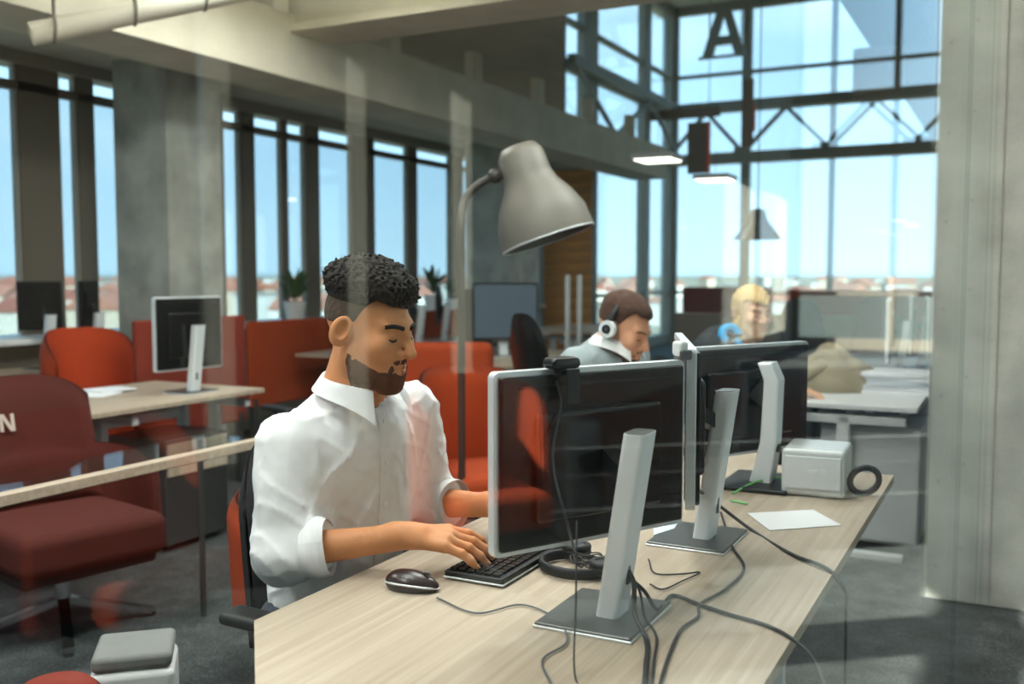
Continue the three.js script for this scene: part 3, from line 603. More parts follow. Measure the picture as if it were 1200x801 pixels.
armchair('second orange armchair in the corridor by the windows', [2.4, 0, -2.2], -1.6, { mat: M.orange, w: 0.66, h: 0.62 });
{ // orange sofa behind the man
  const p = atDepth(488, 420, 6.2), o = thing('sofa', 'orange high-backed sofa behind the man in white', 'sofa', [p.x, 0, p.z], 0.45);
  put('backrest', box(0.95, 0.62, 0.16, 0.06), M.rust, o, [0, 0.6, -0.28]); put('seat', box(0.95, 0.2, 0.62, 0.05), M.rust, o, [0, 0.36, 0.04]);
  for (const s of [-1, 1]) { put('arm', box(0.12, 0.42, 0.66, 0.05), M.rust, o, [s * 0.5, 0.46, 0.02]); put('leg', cyl(0.018, 0.014, 0.26, 10), M.whiteMetal, o, [s * 0.4, 0.13, 0.25]); put('leg', cyl(0.018, 0.014, 0.26, 10), M.whiteMetal, o, [s * 0.4, 0.13, -0.25]); }
}
officeChair('black office chair on which the man in white sits', [-1.33, 0, -1.82], Math.PI / 2 - 0.04, { tall: 0.44, backH: 0.46, backW: 0.42, lean: 0.03 });
officeChair('black mesh chair at the window desk behind the man in white', [-3.25, 0, -4.15], -1.9, { backH: 0.5 });
{ const p = atDepth(668, 420, 5.4); officeChair('black leather chair behind the webcam monitor', [p.x, 0, p.z], 2.6, { backH: 0.62, mat: M.blackGloss, tall: 0.46 }); }
{ const p = atDepth(578, 400, 8.4); officeChair('black chair with pale arms beside the orange sofa', [p.x, 0, p.z], 1.2, { backH: 0.66, tall: 0.5 }); }
{ const p = atDepth(512, 400, 7.7); officeChair('black high-backed chair behind the orange sofa beside the lamp pole', [p.x, 0, p.z], 1.9, { backH: 0.7, tall: 0.5 }); }
officeChair('dark chair of the man with headphones', [-1.44, 0, -3.42], Math.PI / 2, { tall: 0.44, backH: 0.42 });
officeChair('dark chair of the blonde woman', [-1.36, 0, -4.9], Math.PI / 2, { tall: 0.44, backH: 0.42 });
{ const p = atDepth(957, 400, 7.4); officeChair('black task chair standing before the end wall screens', [p.x, 0, p.z], 0.6, { backH: 0.6, tall: 0.5 }); }
{ const p = atDepth(1004, 400, 8.2); officeChair('dark chair beside the orange screen of the end wall', [p.x, 0, p.z], -0.4, { backH: 0.62, tall: 0.5, mat: M.maroon }); }
{ // stools near the glass table
  const p = onHeight(158, 752, 0.42), o = thing('stool', 'pale grey square felt stool near the glass table', 'stool', [p.x, 0, p.z], 0.75);
  put('body', box(0.2, 0.36, 0.2, 0.02), M.white, o, [0, 0.2, 0]); put('cushion', box(0.19, 0.04, 0.19, 0.015), M.greyFabric, o, [0, 0.4, 0]);
  const q = onHeight(66, 815, 0.36), s = thing('pouf', 'round orange pouf beside the pale square stool', 'pouf', [q.x, 0, q.z]);
  put('body', metricUV(new THREE.LatheGeometry([[0.01, 0], [0.09, 0], [0.105, 0.05], [0.108, 0.3], [0.097, 0.37], [0.075, 0.39], [0.0, 0.395]].map((a) => new THREE.Vector2(...a)), 28)), M.redFabric, s); put('piping', new THREE.TorusGeometry(0.106, 0.005, 6, 30).rotateX(Math.PI / 2), M.maroon, s, [0, 0.32, 0]);
}
// ================================================================ floor lamp
{
  const d = 4.4, f = atDepth(541, 500, d), o = thing('floor_lamp', 'tall floor lamp with a large grey bell shade behind the man', 'lamp', [f.x, 0, f.z]);
  const L = (px, py, dd = d) => atDepth(px, py, dd).sub(V(f.x, 0, f.z));
  put('base', metricUV(new THREE.LatheGeometry([[0, 0], [0.15, 0], [0.15, 0.012], [0.03, 0.022], [0.016, 0.04]].map((a) => new THREE.Vector2(...a)), 30)), M.gun, o);
  const h = L(540, 300).y;
  put('pole', cyl(0.017, 0.017, h - 0.02, 14), M.lampDark, o, [0, (h + 0.02) / 2, 0]);
  put('arm', tube([[0, h - 0.03, 0], [0, L(540, 262).y, 0], L(544, 235), L(556, 220), L(575, 208), L(588, 202)], 0.018, 40, 12), M.lampDark, o);
  put('joint', new THREE.SphereGeometry(0.034, 16, 12), M.lampDark, o, L(580, 206).toArray());
  // bell shade: its axis leans, the open rim looks down and to the right
  const a = L(606, 170), b = L(643, 280), ax = b.clone().sub(a), len = ax.length();
  const prof = [[0.02, 0], [0.08, 0.01], [0.105, 0.05], [0.11, 0.14], [0.125, 0.19], [0.17, 0.26], [0.205, 0.34], [0.215, len]];
  const lg = new THREE.LatheGeometry([...prof, ...prof.slice().reverse().map(([r, y]) => [Math.max(0.001, r - 0.006), y - (y === len ? 0 : -0.004)])].map((q) => new THREE.Vector2(...q)), 44);
  const sh = put('shade', lg, std('#6e6a61', 0.5, 0, { side: THREE.DoubleSide }), o, a.toArray()); sh.quaternion.setFromUnitVectors(V(0, 1, 0), ax.normalize());
  put('bulb', new THREE.SphereGeometry(0.035, 16, 12), M.white, sh, [0, 0.2, 0]);
  put('rim', new THREE.TorusGeometry(0.213, 0.004, 6, 44).rotateX(Math.PI / 2), M.silver, sh, [0, len, 0]);
}
{ const p = atDepth(888, 265, 9); const o = thing('pendant_lamp', 'dark bell pendant lamp hanging before the end wall', 'lamp', p.toArray()); put('shade', new THREE.LatheGeometry([[0.02, 0.16], [0.06, 0.15], [0.09, 0.05], [0.22, -0.12], [0.215, -0.12], [0.08, 0.05], [0.02, 0.14]].map((a) => new THREE.Vector2(...a)), 30), M.gun, o); put('cord', cyl(0.005, 0.005, 6.4 - p.y - 0.15, 6), M.black, o, [0, (6.4 - p.y + 0.15) / 2, 0]); }
for (const [px, l] of [[665, 'white steel post standing before the timber wall, left of a pair'], [679, 'white steel post standing before the timber wall, right of a pair']]) { const p = atDepth(px, 370, 8.3), t = atDepth(px, 322, 8.3).y; const o = thing('steel_post', l, 'post', [p.x, 0, p.z]); put('tube', box(0.035, t, 0.035, 0.005), M.whiteMetal, o, [0, t / 2, 0]); put('foot_plate', box(0.07, 0.012, 0.07, 0.003), M.whiteMetal, o, [0, 0.006, 0]); }
// plants on the window sill
function plant(label, p, s, group) {
  const o = thing('potted_plant', label, 'plant', p, rr(0, 6), group); put('pot', new THREE.LatheGeometry([[0, 0], [0.06, 0], [0.08, 0.13], [0.07, 0.13], [0.06, 0.11], [0, 0.11]].map((a) => new THREE.Vector2(a[0] * s, a[1] * s)), 18), M.pot, o);
  const leaves = []; for (let i = 0; i < 26; i++) { const g = new THREE.SphereGeometry(0.05 * s, 6, 5).scale(0.35, 1.6, 0.12); g.translate(0, 0.08 * s, 0); g.rotateX(rr(0.1, 1.2)); g.rotateY(rr(0, 6.28)); g.translate(0, 0.12 * s + rr(0, 0.12) * s, 0); leaves.push(g); }
  put('foliage', merge(leaves), M.leaf, o);
}
for (const [px, s, l] of [[345, 1.3, 'leafy plant on the window sill above the orange screen'], [398, 1.5, 'bushy plant on the window sill next to the dark curls'], [508, 1.4, 'small plant on the sill before the far windows'], [530, 1.0, 'plant on the sill close to the far column']]) { const p = onX(px, 340, -5.84); plant(l, [p.x, 0.94, p.z], s); }
// ================================================================ people
// distance fields on a grid, meshed by surface nets
function sdfMesh(f, lo, hi, c) {
  const n = [0, 1, 2].map((k) => Math.ceil((hi[k] - lo[k]) / c) + 1), [nx, ny, nz] = n, val = new Float32Array(nx * ny * nz), cell = new Int32Array(nx * ny * nz).fill(-1), pos = [], idx = [];
  const at = (i, j, k) => (k * ny + j) * nx + i;
  for (let k = 0; k < nz; k++) for (let j = 0; j < ny; j++) for (let i = 0; i < nx; i++) val[at(i, j, k)] = f(lo[0] + i * c, lo[1] + j * c, lo[2] + k * c);
  const E = [[0, 1], [2, 3], [4, 5], [6, 7], [0, 2], [1, 3], [4, 6], [5, 7], [0, 4], [1, 5], [2, 6], [3, 7]], cv = new Float32Array(8);
  for (let k = 0; k < nz - 1; k++) for (let j = 0; j < ny - 1; j++) for (let i = 0; i < nx - 1; i++) {
    let m = 0; for (let q = 0; q < 8; q++) { cv[q] = val[at(i + (q & 1), j + ((q >> 1) & 1), k + (q >> 2))]; if (cv[q] < 0) m |= 1 << q; }
    if (m === 0 || m === 255) continue;
    let x = 0, y = 0, z = 0, w = 0;
    for (const [a, b] of E) if ((cv[a] < 0) !== (cv[b] < 0)) { const t = cv[a] / (cv[a] - cv[b]); x += (a & 1) + t * ((b & 1) - (a & 1)); y += ((a >> 1) & 1) + t * (((b >> 1) & 1) - ((a >> 1) & 1)); z += (a >> 2) + t * ((b >> 2) - (a >> 2)); w++; }
    cell[at(i, j, k)] = pos.length / 3; pos.push(lo[0] + (i + x / w) * c, lo[1] + (j + y / w) * c, lo[2] + (k + z / w) * c);
  }
  const quad = (a, b, d, e, flip) => { if (a < 0 || b < 0 || d < 0 || e < 0) return; if (flip) idx.push(a, d, b, a, e, d); else idx.push(a, b, d, a, d, e); };
  for (let k = 1; k < nz - 1; k++) for (let j = 1; j < ny - 1; j++) for (let i = 1; i < nx - 1; i++) {
    const v = val[at(i, j, k)] < 0;
    if (v !== val[at(i + 1, j, k)] < 0) quad(cell[at(i, j - 1, k - 1)], cell[at(i, j, k - 1)], cell[at(i, j, k)], cell[at(i, j - 1, k)], !v);
    if (v !== val[at(i, j + 1, k)] < 0) quad(cell[at(i - 1, j, k - 1)], cell[at(i - 1, j, k)], cell[at(i, j, k)], cell[at(i, j, k - 1)], !v);
    if (v !== val[at(i, j, k + 1)] < 0) quad(cell[at(i - 1, j - 1, k)], cell[at(i, j - 1, k)], cell[at(i, j, k)], cell[at(i - 1, j, k)], !v);
  }
  const g = new THREE.BufferGeometry(); g.setAttribute('position', new THREE.Float32BufferAttribute(pos, 3)); g.setIndex(idx); g.computeVertexNormals(); return metricUV(g);
}
const smin = (a, b, k) => { const h = Math.max(k - Math.abs(a - b), 0) / k; return Math.min(a, b) - h * h * k * 0.25; };
const smax = (a, b, k) => -smin(-a, -b, k);
const hyp = Math.hypot;
const ell = (x, y, z, cx, cy, cz, rx, ry, rz) => { const a = (x - cx) / rx, b = (y - cy) / ry, c = (z - cz) / rz, k0 = hyp(a, b, c), k1 = hyp(a / rx, b / ry, c / rz); return k1 < 1e-9 ? -Math.min(rx, ry, rz) : k0 * (k0 - 1) / k1; };
const cap = (x, y, z, a, b, ra, rb) => { const bx = b[0] - a[0], by = b[1] - a[1], bz = b[2] - a[2], px = x - a[0], py = y - a[1], pz = z - a[2], h = clamp((px * bx + py * by + pz * bz) / (bx * bx + by * by + bz * bz), 0, 1); return hyp(px - bx * h, py - by * h, pz - bz * h) - (ra + (rb - ra) * h); };
const sph = (x, y, z, a, r) => hyp(x - a[0], y - a[1], z - a[2]) - r;

// head in its own frame: +z is forward, +y up, the person's right is -x; origin between the ears
function headField(o = {}) {
  const jw = o.jaw ?? 1, nz = o.nose ?? 1;
  return (x, y, z) => {
    const ax = Math.abs(x);
    let d = ell(x, y, z, 0, 0.034, -0.014, 0.074, 0.088, 0.096);
    d = smin(d, ell(x, y, z, 0, -0.03, 0.026, 0.061 * jw, 0.082, 0.068), 0.03);
    d = smin(d, cap(ax, y, z, [0.047 * jw, -0.058, 0.002], [0.012, -0.1, 0.07], 0.024, 0.02), 0.03);
    d = smin(d, sph(x, y, z, [0, -0.104, 0.073], 0.021), 0.022);
    d = smin(d, sph(ax, y, z, [0.04, -0.022, 0.062], 0.026), 0.025);
    d = smin(d, cap(ax, y, z, [0.006, 0.024, 0.083], [0.04, 0.026, 0.068], 0.012, 0.012), 0.016);
    d = smax(d, -sph(ax, y, z, [0.032, 0.003, 0.103], 0.017), 0.014);
    d = smin(d, ell(ax, y, z, 0.0315, 0.001, 0.0735, 0.0155, 0.0125, 0.0135), 0.004);          // closed-down lids
    d = smin(d, cap(x, y, z, [0, 0.014, 0.09], [0, -0.028, 0.113 * nz], 0.0075, 0.0115), 0.013);
    d = smin(d, sph(ax, y, z, [0.012, -0.034, 0.098], 0.0092), 0.008);
    d = smin(d, ell(x, y, z, 0, -0.066, 0.083, 0.03, 0.022, 0.017), 0.02);
    d = smin(d, cap(ax, y, z, [0.0, -0.0595, 0.0985], [0.021, -0.0645, 0.086], 0.0062, 0.0035), 0.006);
    d = smin(d, cap(ax, y, z, [0.0, -0.0735, 0.0975], [0.019, -0.0675, 0.087], 0.0072, 0.0035), 0.006);
    d = smax(d, -cap(ax, y, z, [0.0, -0.0665, 0.104], [0.02, -0.066, 0.094], 0.0022, 0.0016), 0.004);
    // ear
    if (!o.noEar) {
      const ex = ax + (z + 0.005) * 0.45, sl = z - y * 0.12;
      let e = ell(ex, y, sl, 0.0795, -0.004, -0.012, 0.0085, 0.0345, 0.0225);
      e = smax(e, -ell(ex, y, sl, 0.0875, 0.002, -0.008, 0.0108, 0.0205, 0.0115), 0.003);
      d = smin(d, e, 0.005);
    }
    d = smin(d, cap(x, y, z, [0, -0.05, -0.022], [0, -0.16, -0.04], 0.052, 0.055), 0.03);
    return d;
  };
}
const bump = (x, y, z, s) => fbm(x * s + 3.1, y * s + 1.7, z * s + 5.3, 3);

function hand(W, fwd, up, mirror) {                                // joints of a typing hand: list of capsules
  const f = V(...fwd).normalize(), u = V(...up).normalize(), s = f.clone().cross(u).normalize().multiplyScalar(mirror), w = V(...W), P = (a, b, c) => w.clone().addScaledVector(f, a).addScaledVector(s, b).addScaledVector(u, c);
  const caps = [], tips = [], add = (a, b, ra, rb) => caps.push([a.toArray(), b.toArray(), ra, rb]);
  add(P(-0.03, 0, 0), P(0.025, 0, 0.003), 0.0255, 0.025);
  const spread = [0.031, 0.0105, -0.0105, -0.030], len = [0.92, 1, 0.95, 0.78], curl = [0.15, 0.25, 0.35, 0.28];
  for (let i = 0; i < 4; i++) {
    const k0 = P(0.086 - Math.abs(i - 1.2) * 0.006, spread[i], 0.006 - (i === 3 ? 0.005 : 0));
    add(P(0.01, spread[i] * 0.5, 0), k0, 0.0165, 0.0125);
    let dir = f.clone().addScaledVector(s, (1.4 - i) * -0.02 + spread[i] * 6).normalize(), p = k0, a = -0.08 + curl[i] * 0.3;
    const seg = [0.047, 0.029, 0.022], rad = [0.0102, 0.0092, 0.0084, 0.007];
    for (let q = 0; q < 3; q++) { a += [0.22, 0.36, 0.32][q]; const d = dir.clone().multiplyScalar(Math.cos(a)).addScaledVector(u, -Math.sin(a)); const b = p.clone().addScaledVector(d, seg[q] * len[i]); add(p, b, rad[q], rad[q + 1]); if (q === 2) tips.push([b, d]); p = b; }
  }
  const t0 = P(0.018, 0.02, -0.006), t1 = P(0.05, 0.045, -0.012), t2 = P(0.078, 0.052, -0.022), t3 = P(0.098, 0.048, -0.032);
  add(t0, t1, 0.0165, 0.0125); add(t1, t2, 0.0115, 0.01); add(t2, t3, 0.01, 0.0075);
  return { caps, tips, u };
}
function handGeo(h, fore, near) {
  const all = h.caps, lo = [1e9, 1e9, 1e9], hi = [-1e9, -1e9, -1e9];
  for (const [a, b] of all) for (const p of [a, b]) for (let k = 0; k < 3; k++) { lo[k] = Math.min(lo[k], p[k] - 0.035); hi[k] = Math.max(hi[k], p[k] + 0.035); }
  return sdfMesh((x, y, z) => { let d = cap(x, y, z, ...fore); for (let i = 0; i < all.length; i++) d = smin(d, cap(x, y, z, ...all[i]), i < 2 || i % 4 === 1 || i >= all.length - 3 ? 0.012 : 0.005); return d; }, lo, hi, near);
}
function headMatrix(p, face, down, tilt = 0) { const q = new THREE.Quaternion().setFromEuler(new THREE.Euler(down, Math.atan2(face[0], face[2]), tilt, 'YXZ')); return new THREE.Matrix4().compose(V(...p), q, V(1, 1, 1)); }

// a seated person; every joint is given in room coordinates
function person(label, J, look) {
  const B = [J.pelvis[0], 0, J.pelvis[2]], o = thing('person', label, 'person', B), rel = (p) => [p[0] - B[0], p[1] - B[1], p[2] - B[2]];
  const K = Object.fromEntries(Object.entries(J).map(([k, v]) => [k, Array.isArray(v) ? rel(v) : v])), fine = look.fine ?? 1;
  const skin = look.skin, hm = headMatrix(K.head, J.face, J.down ?? 0, J.tilt ?? 0);
  const mid = (a, b, t) => [0, 1, 2].map((i) => lerp(a[i], b[i], t));
  const chest = mid(mid(K.shR, K.shL, 0.5), K.pelvis, 0.28), neck0 = mid(K.shR, K.shL, 0.5);
  const neckTop = V(0, -0.07, -0.022).applyMatrix4(hm).toArray();
  // skin: head, neck, arms and a slim trunk, one continuous surface
  const sd = V(...K.shL).sub(V(...K.shR)).normalize(), fw = V(sd.z, 0, -sd.x).normalize(); if (fw.dot(V(...J.face)) < 0) fw.negate();
  const trunk = (x, y, z, grow) => {
    const a = V(x - chest[0], 0, z - chest[2]);
    let d = cap(x, y, z, [K.shR[0] - sd.x * -0.05, K.shR[1] - 0.03, K.shR[2] + sd.z * 0.05], [K.shL[0] - sd.x * 0.05, K.shL[1] - 0.03, K.shL[2] - sd.z * 0.05], 0.066 + grow, 0.066 + grow);
    const s = (x - chest[0]) * sd.x + (z - chest[2]) * sd.z, f = (x - chest[0]) * fw.x + (z - chest[2]) * fw.z;
    d = smin(d, ell(s, y, f, 0, chest[1], 0.0, 0.165 + grow, 0.22, 0.115 + grow), 0.07);
    const s2 = (x - K.pelvis[0]) * sd.x + (z - K.pelvis[2]) * sd.z, f2 = (x - K.pelvis[0]) * fw.x + (z - K.pelvis[2]) * fw.z;
    d = smin(d, ell(s2, y, f2, 0, K.pelvis[1] + 0.12, 0.01, 0.15 + grow, 0.26, 0.118 + grow), 0.08);
    d = smin(d, cap(x, y, z, [neck0[0], neck0[1] + 0.0, neck0[2]], mid(neck0, neckTop, 0.62), 0.085, 0.052), 0.06);
    return d;
  };
  const arms = (x, y, z, g) => Math.min(smin(cap(x, y, z, K.shR, K.elR, 0.052 + g, 0.04 + g), cap(x, y, z, K.elR, K.wrR, 0.039 + g, 0.0255 + g), 0.02), smin(cap(x, y, z, K.shL, K.elL, 0.052 + g, 0.04 + g), cap(x, y, z, K.elL, K.wrL, 0.039 + g, 0.0255 + g), 0.02));
  const bounds = (list, m) => { const lo = [1e9, 1e9, 1e9], hi = [-1e9, -1e9, -1e9]; for (const p of list) for (let k = 0; k < 3; k++) { lo[k] = Math.min(lo[k], p[k] - m); hi[k] = Math.max(hi[k], p[k] + m); } return [lo, hi]; };
  const pts = [K.shR, K.shL, K.elR, K.elL, K.wrR, K.wrL, K.pelvis], [lo, hi] = bounds(pts, 0.15);
  const bodyF = (x, y, z) => smin(smin(trunk(x, y, z, -0.012), arms(x, y, z, 0), 0.02), cap(x, y, z, neck0, neckTop, 0.062, 0.054), 0.04);
  const hR = hand(K.wrR, J.handR, J.upR ?? [0, 1, 0], -1), hL = hand(K.wrL, J.handL, J.upL ?? [0, 1, 0], 1);
  const geos = [sdfMesh(bodyF, lo, hi, 0.011 / fine), sdfMesh(headField(look), [-0.1, -0.17, -0.125], [0.1, 0.14, 0.135], 0.0032 / fine).applyMatrix4(hm)];
  geos.push(handGeo(hR, [mid(K.elR, K.wrR, 0.75), K.wrR, 0.0295, 0.0258], 0.003 / fine), handGeo(hL, [mid(K.elL, K.wrL, 0.75), K.wrL, 0.0295, 0.0258], 0.003 / fine));
  put('body', merge(geos), skin, o);
  for (const h of [hR, hL]) for (const [p, d] of h.tips) { const n = put('fingernail', new THREE.SphereGeometry(1, 8, 6).scale(0.0052, 0.0016, 0.0065), look.nail, o, p.clone().addScaledVector(d, 0.0005).addScaledVector(V(0, 1, 0).addScaledVector(d, -d.y).normalize(), 0.0062).toArray()); n.quaternion.setFromRotationMatrix(new THREE.Matrix4().lookAt(V(0, 0, 0), d, V(0, 1, 0))); }
  // garment for the upper body
  const G = look.shirt, gr = G.grow ?? 0.016, cuff = (el, wr) => mid(el, wr, G.cuff), cR = cuff(K.elR, K.wrR), cL = cuff(K.elL, K.wrL);
  const half = (x, y, z, el, c) => { const ax = [c[0] - el[0], c[1] - el[1], c[2] - el[2]], L = hyp(...ax); return ((x - c[0]) * ax[0] + (y - c[1]) * ax[1] + (z - c[2]) * ax[2]) / L; };
  const nAx = V(...neckTop).sub(V(...neck0)).normalize(), nk = V(...neck0).addScaledVector(nAx, 0.062 + (G.rise ?? 0.04)).addScaledVector(fw, 0.012);
  const shirtF = (x, y, z) => {
    const w0 = 0.02 * bump(x, y, z, 5), r1 = 1 - Math.abs(2.6 * noise3.noise((x - y * 0.5 + w0) * 9, (y * 0.45 + x * 0.3) * 9, (z + y * 0.4) * 9)), r2 = 1 - Math.abs(2.6 * noise3.noise((x + y * 0.8 + w0) * 15 + 5, (y * 0.7 - z * 0.5) * 15, (z - y * 0.3) * 15 + 2));
    const fold = G.fold * (bump(x, y * 0.7, z, 7) * 0.8 - 0.42 * Math.pow(Math.max(0, r1), 4) - 0.28 * Math.pow(Math.max(0, r2), 4));
    const sl = (sh, el, wr, c) => { const e = smin(cap(x, y, z, sh, el, 0.062 + gr, 0.052 + gr), smax(cap(x, y, z, el, wr, 0.05 + gr, 0.038 + gr), half(x, y, z, el, c), 0.006), 0.025); return e; };
    const wr = G.wrinkle * Math.sin((y * 60 + (x + z) * 38) + 4 * bump(x, y, z, 7)) * Math.max(0, 1 - Math.min(hyp(x - K.elR[0], y - K.elR[1], z - K.elR[2]), hyp(x - K.elL[0], y - K.elL[1], z - K.elL[2])) / 0.13);
    let d = smin(trunk(x, y, z, gr), Math.min(sl(K.shR, K.elR, K.wrR, cR), sl(K.shL, K.elL, K.wrL, cL)), 0.035);
    d += fold + wr;
    d = smax(d, -((nk.x - x) * nAx.x + (nk.y - y) * nAx.y + (nk.z - z) * nAx.z), 0.004);                  // neck opening
    const v = G.vneck ?? 0.05, s = (x - nk.x) * sd.x + (z - nk.z) * sd.z, f = (x - nk.x) * fw.x + (z - nk.z) * fw.z;
    if (f > 0.0) d = smax(d, -Math.max(Math.abs(s) - Math.max(0, (y - (nk.y - v)) * (G.open ?? 0.5)), nk.y - v - y), 0.004);
    d = Math.max(d, K.pelvis[1] - 0.06 - y);
    return d;
  };
  const sg = put(G.name, sdfMesh(shirtF, lo.map((v, i) => v - 0.03), hi.map((v) => v + 0.04), 0.0075 / fine), G.mat, o);
  // rolled cuffs
  if (G.rolled) for (const [el, c, wr] of [[K.elR, cR, K.wrR], [K.elL, cL, K.wrL]]) {
    const t = new THREE.CylinderGeometry(0.058, 0.062, 0.05, 28, 4, true), a = t.attributes.position; for (let i = 0; i < a.count; i++) { const th = Math.atan2(a.getZ(i), a.getX(i)), k = 1 + 0.05 * Math.sin(th * 3 + a.getY(i) * 60) + 0.08 * (1 - Math.pow(a.getY(i) / 0.025, 2)); a.setX(i, a.getX(i) * k); a.setZ(i, a.getZ(i) * k); } t.computeVertexNormals();
    const m = put('cuff', t, G.mat2 ?? G.mat, sg, mid(el, c, 0.9)); m.quaternion.setFromUnitVectors(V(0, 1, 0), V(...wr).sub(V(...el)).normalize());
  }
  // collar: two leaves folded over round the neck
  if (G.collar) {
    const nu = 40, ps = [], id = [], cen = V(...neck0).addScaledVector(nAx, 0.06 + (G.rise ?? 0.04)).addScaledVector(fw, 0.006);
    const up = nAx, rows = 6;
    for (let i = 0; i <= nu; i++) {
      const u = i / nu, th = lerp(-2.86, 2.86, u), fr = Math.abs(u - 0.5) * 2, dirv = sd.clone().multiplyScalar(Math.sin(th)).addScaledVector(fw, -Math.cos(th));
      for (let j = 0; j <= rows; j++) {
        const v = j / rows, tip = Math.pow(fr, 5), fall = lerp(0.034, G.point, tip), r = 0.072 + 0.008 * Math.pow(fr, 3) + (v < 0.3 ? v / 0.3 * 0.006 : 0.006 + (v - 0.3) * (0.03 + 0.02 * tip)), h = (v < 0.3 ? 0.012 * Math.sin(v / 0.3 * 1.57) : 0.012 - (v - 0.3) / 0.7 * fall) + 0.012 - 0.036 * Math.pow(fr, 2.4);
        const out = sd.clone().multiplyScalar(Math.sign(u - 0.5) * -1 * tip * v * -0.022);
        const p = cen.clone().addScaledVector(dirv, r).addScaledVector(up, h).add(out).addScaledVector(fw, 0.012 * tip * v); ps.push(p.x, p.y, p.z);
      }
    }
    for (let i = 0; i < nu; i++) for (let j = 0; j < rows; j++) { const a = i * (rows + 1) + j; id.push(a, a + 1, a + rows + 1, a + 1, a + rows + 2, a + rows + 1); }
    const cg = new THREE.BufferGeometry(); cg.setAttribute('position', new THREE.Float32BufferAttribute(ps, 3)); cg.setIndex(id); cg.computeVertexNormals(); metricUV(cg);
    put('collar', cg, G.mat2 ?? G.mat, sg);
  }
  if (G.placket) {                                                  // button strip down the front, found by walking in to the cloth
    const line = []; for (let i = 0; i <= 16; i++) { const y = lerp(nk.y - 0.06, K.pelvis[1] + 0.02, i / 16), c = mid(chest, K.pelvis, clamp((chest[1] - y) / (chest[1] - K.pelvis[1]), -0.3, 1)); let t = 0.32; while (t > 0 && shirtF(c[0] + fw.x * t, y, c[2] + fw.z * t) > 0.0005) t -= 0.002; line.push(V(c[0] + fw.x * t, y, c[2] + fw.z * t)); }
    const ps = [], id = []; line.forEach((p, i) => { for (const [s, f] of [[-0.015, 0], [-0.0145, 0.0035], [0.0145, 0.0035], [0.015, 0]]) { const q = p.clone().addScaledVector(sd, s).addScaledVector(fw, f); ps.push(q.x, q.y, q.z); } if (i) for (let j = 0; j < 3; j++) { const a = (i - 1) * 4 + j; id.push(a, a + 1, a + 4, a + 1, a + 5, a + 4); } });
    const pg = new THREE.BufferGeometry(); pg.setAttribute('position', new THREE.Float32BufferAttribute(ps, 3)); pg.setIndex(id); pg.computeVertexNormals(); metricUV(pg); put('placket', pg, G.mat, sg);
    for (const i of [1, 4, 7, 10, 13]) { const b = put('button', cyl(0.0055, 0.0055, 0.003, 14), look.button, sg, line[i].clone().addScaledVector(fw, 0.0045).toArray()); b.quaternion.setFromUnitVectors(V(0, 1, 0), fw); }
  }
  // trousers and shoes
  const hipR = V(...K.pelvis).addScaledVector(sd, -0.09), hipL = V(...K.pelvis).addScaledVector(sd, 0.09), F = fw, kneeR = hipR.clone().addScaledVector(F, 0.42).add(V(0, 0.02, 0)), kneeL = hipL.clone().addScaledVector(F, 0.42).add(V(0, 0.02, 0)), anR = kneeR.clone().add(V(0, -kneeR.y + 0.09, 0)), anL = kneeL.clone().add(V(0, -kneeL.y + 0.09, 0));
  const lp = [hipR, hipL, kneeR, kneeL, anR, anL].map((v) => v.toArray()), [l2, h2] = bounds([...lp, [K.pelvis[0], K.pelvis[1] + 0.06, K.pelvis[2]]], 0.13);
  put('trousers', sdfMesh((x, y, z) => Math.max(smin(smin(cap(x, y, z, lp[0], lp[2], 0.092, 0.066), cap(x, y, z, lp[2], lp[4], 0.064, 0.05), 0.02), smin(smin(cap(x, y, z, lp[1], lp[3], 0.092, 0.066), cap(x, y, z, lp[3], lp[5], 0.064, 0.05), 0.02), cap(x, y, z, lp[0], lp[1], 0.105, 0.105), 0.03), 0.03), 0.07 - y), l2, h2, 0.016), look.trousers, o);
  for (const a of [anR, anL]) { const c = a.clone().addScaledVector(F, 0.15), s = put('shoe', sdfMesh((x, y, z) => Math.max(smin(cap(x, y, z, [a.x, 0.055, a.z], [c.x, 0.032, c.z], 0.045, 0.034), sph(x, y, z, [a.x, 0.09, a.z], 0.042), 0.02), 0.004 - y), [Math.min(a.x, c.x) - 0.06, -0.01, Math.min(a.z, c.z) - 0.06], [Math.max(a.x, c.x) + 0.06, 0.15, Math.max(a.z, c.z) + 0.06], 0.009), M.black, o); }
  // face details, in the head's frame
  const H = new THREE.Group(); H.applyMatrix4(hm);
  const onHead = (name, g, m) => put(name, g.applyMatrix4(hm), m, o);
  const hf = headField({ ...look, noEar: true });
  for (const s of [-1, 1]) {
    onHead('eyebrow', tube([[s * 0.013, 0.0225, 0.0955], [s * 0.026, 0.0255, 0.0925], [s * 0.039, 0.0262, 0.0842], [s * 0.05, 0.0225, 0.0732]], 0.0034 * (look.brow ?? 1), 16, 6).scale(1, 1, 1), look.hair);
    const ey = new THREE.SphereGeometry(0.0112, 18, 12); ey.translate(s * 0.0315, -0.0035, 0.0755);
    const eye = onHead('eye', ey, look.eye);
    const ir = new THREE.SphereGeometry(0.0066, 14, 10); ir.translate(s * 0.0315, -0.0065, 0.0808); put('iris', ir.applyMatrix4(hm), look.iris ?? std('#2a1a12', 0.25), eye);
    onHead('eyelash', tube([[s * 0.0195, -0.0035, 0.0865], [s * 0.027, -0.0052, 0.0895], [s * 0.036, -0.0052, 0.0875], [s * 0.046, -0.001, 0.0795]], 0.0019, 12, 5), look.hair);
  }
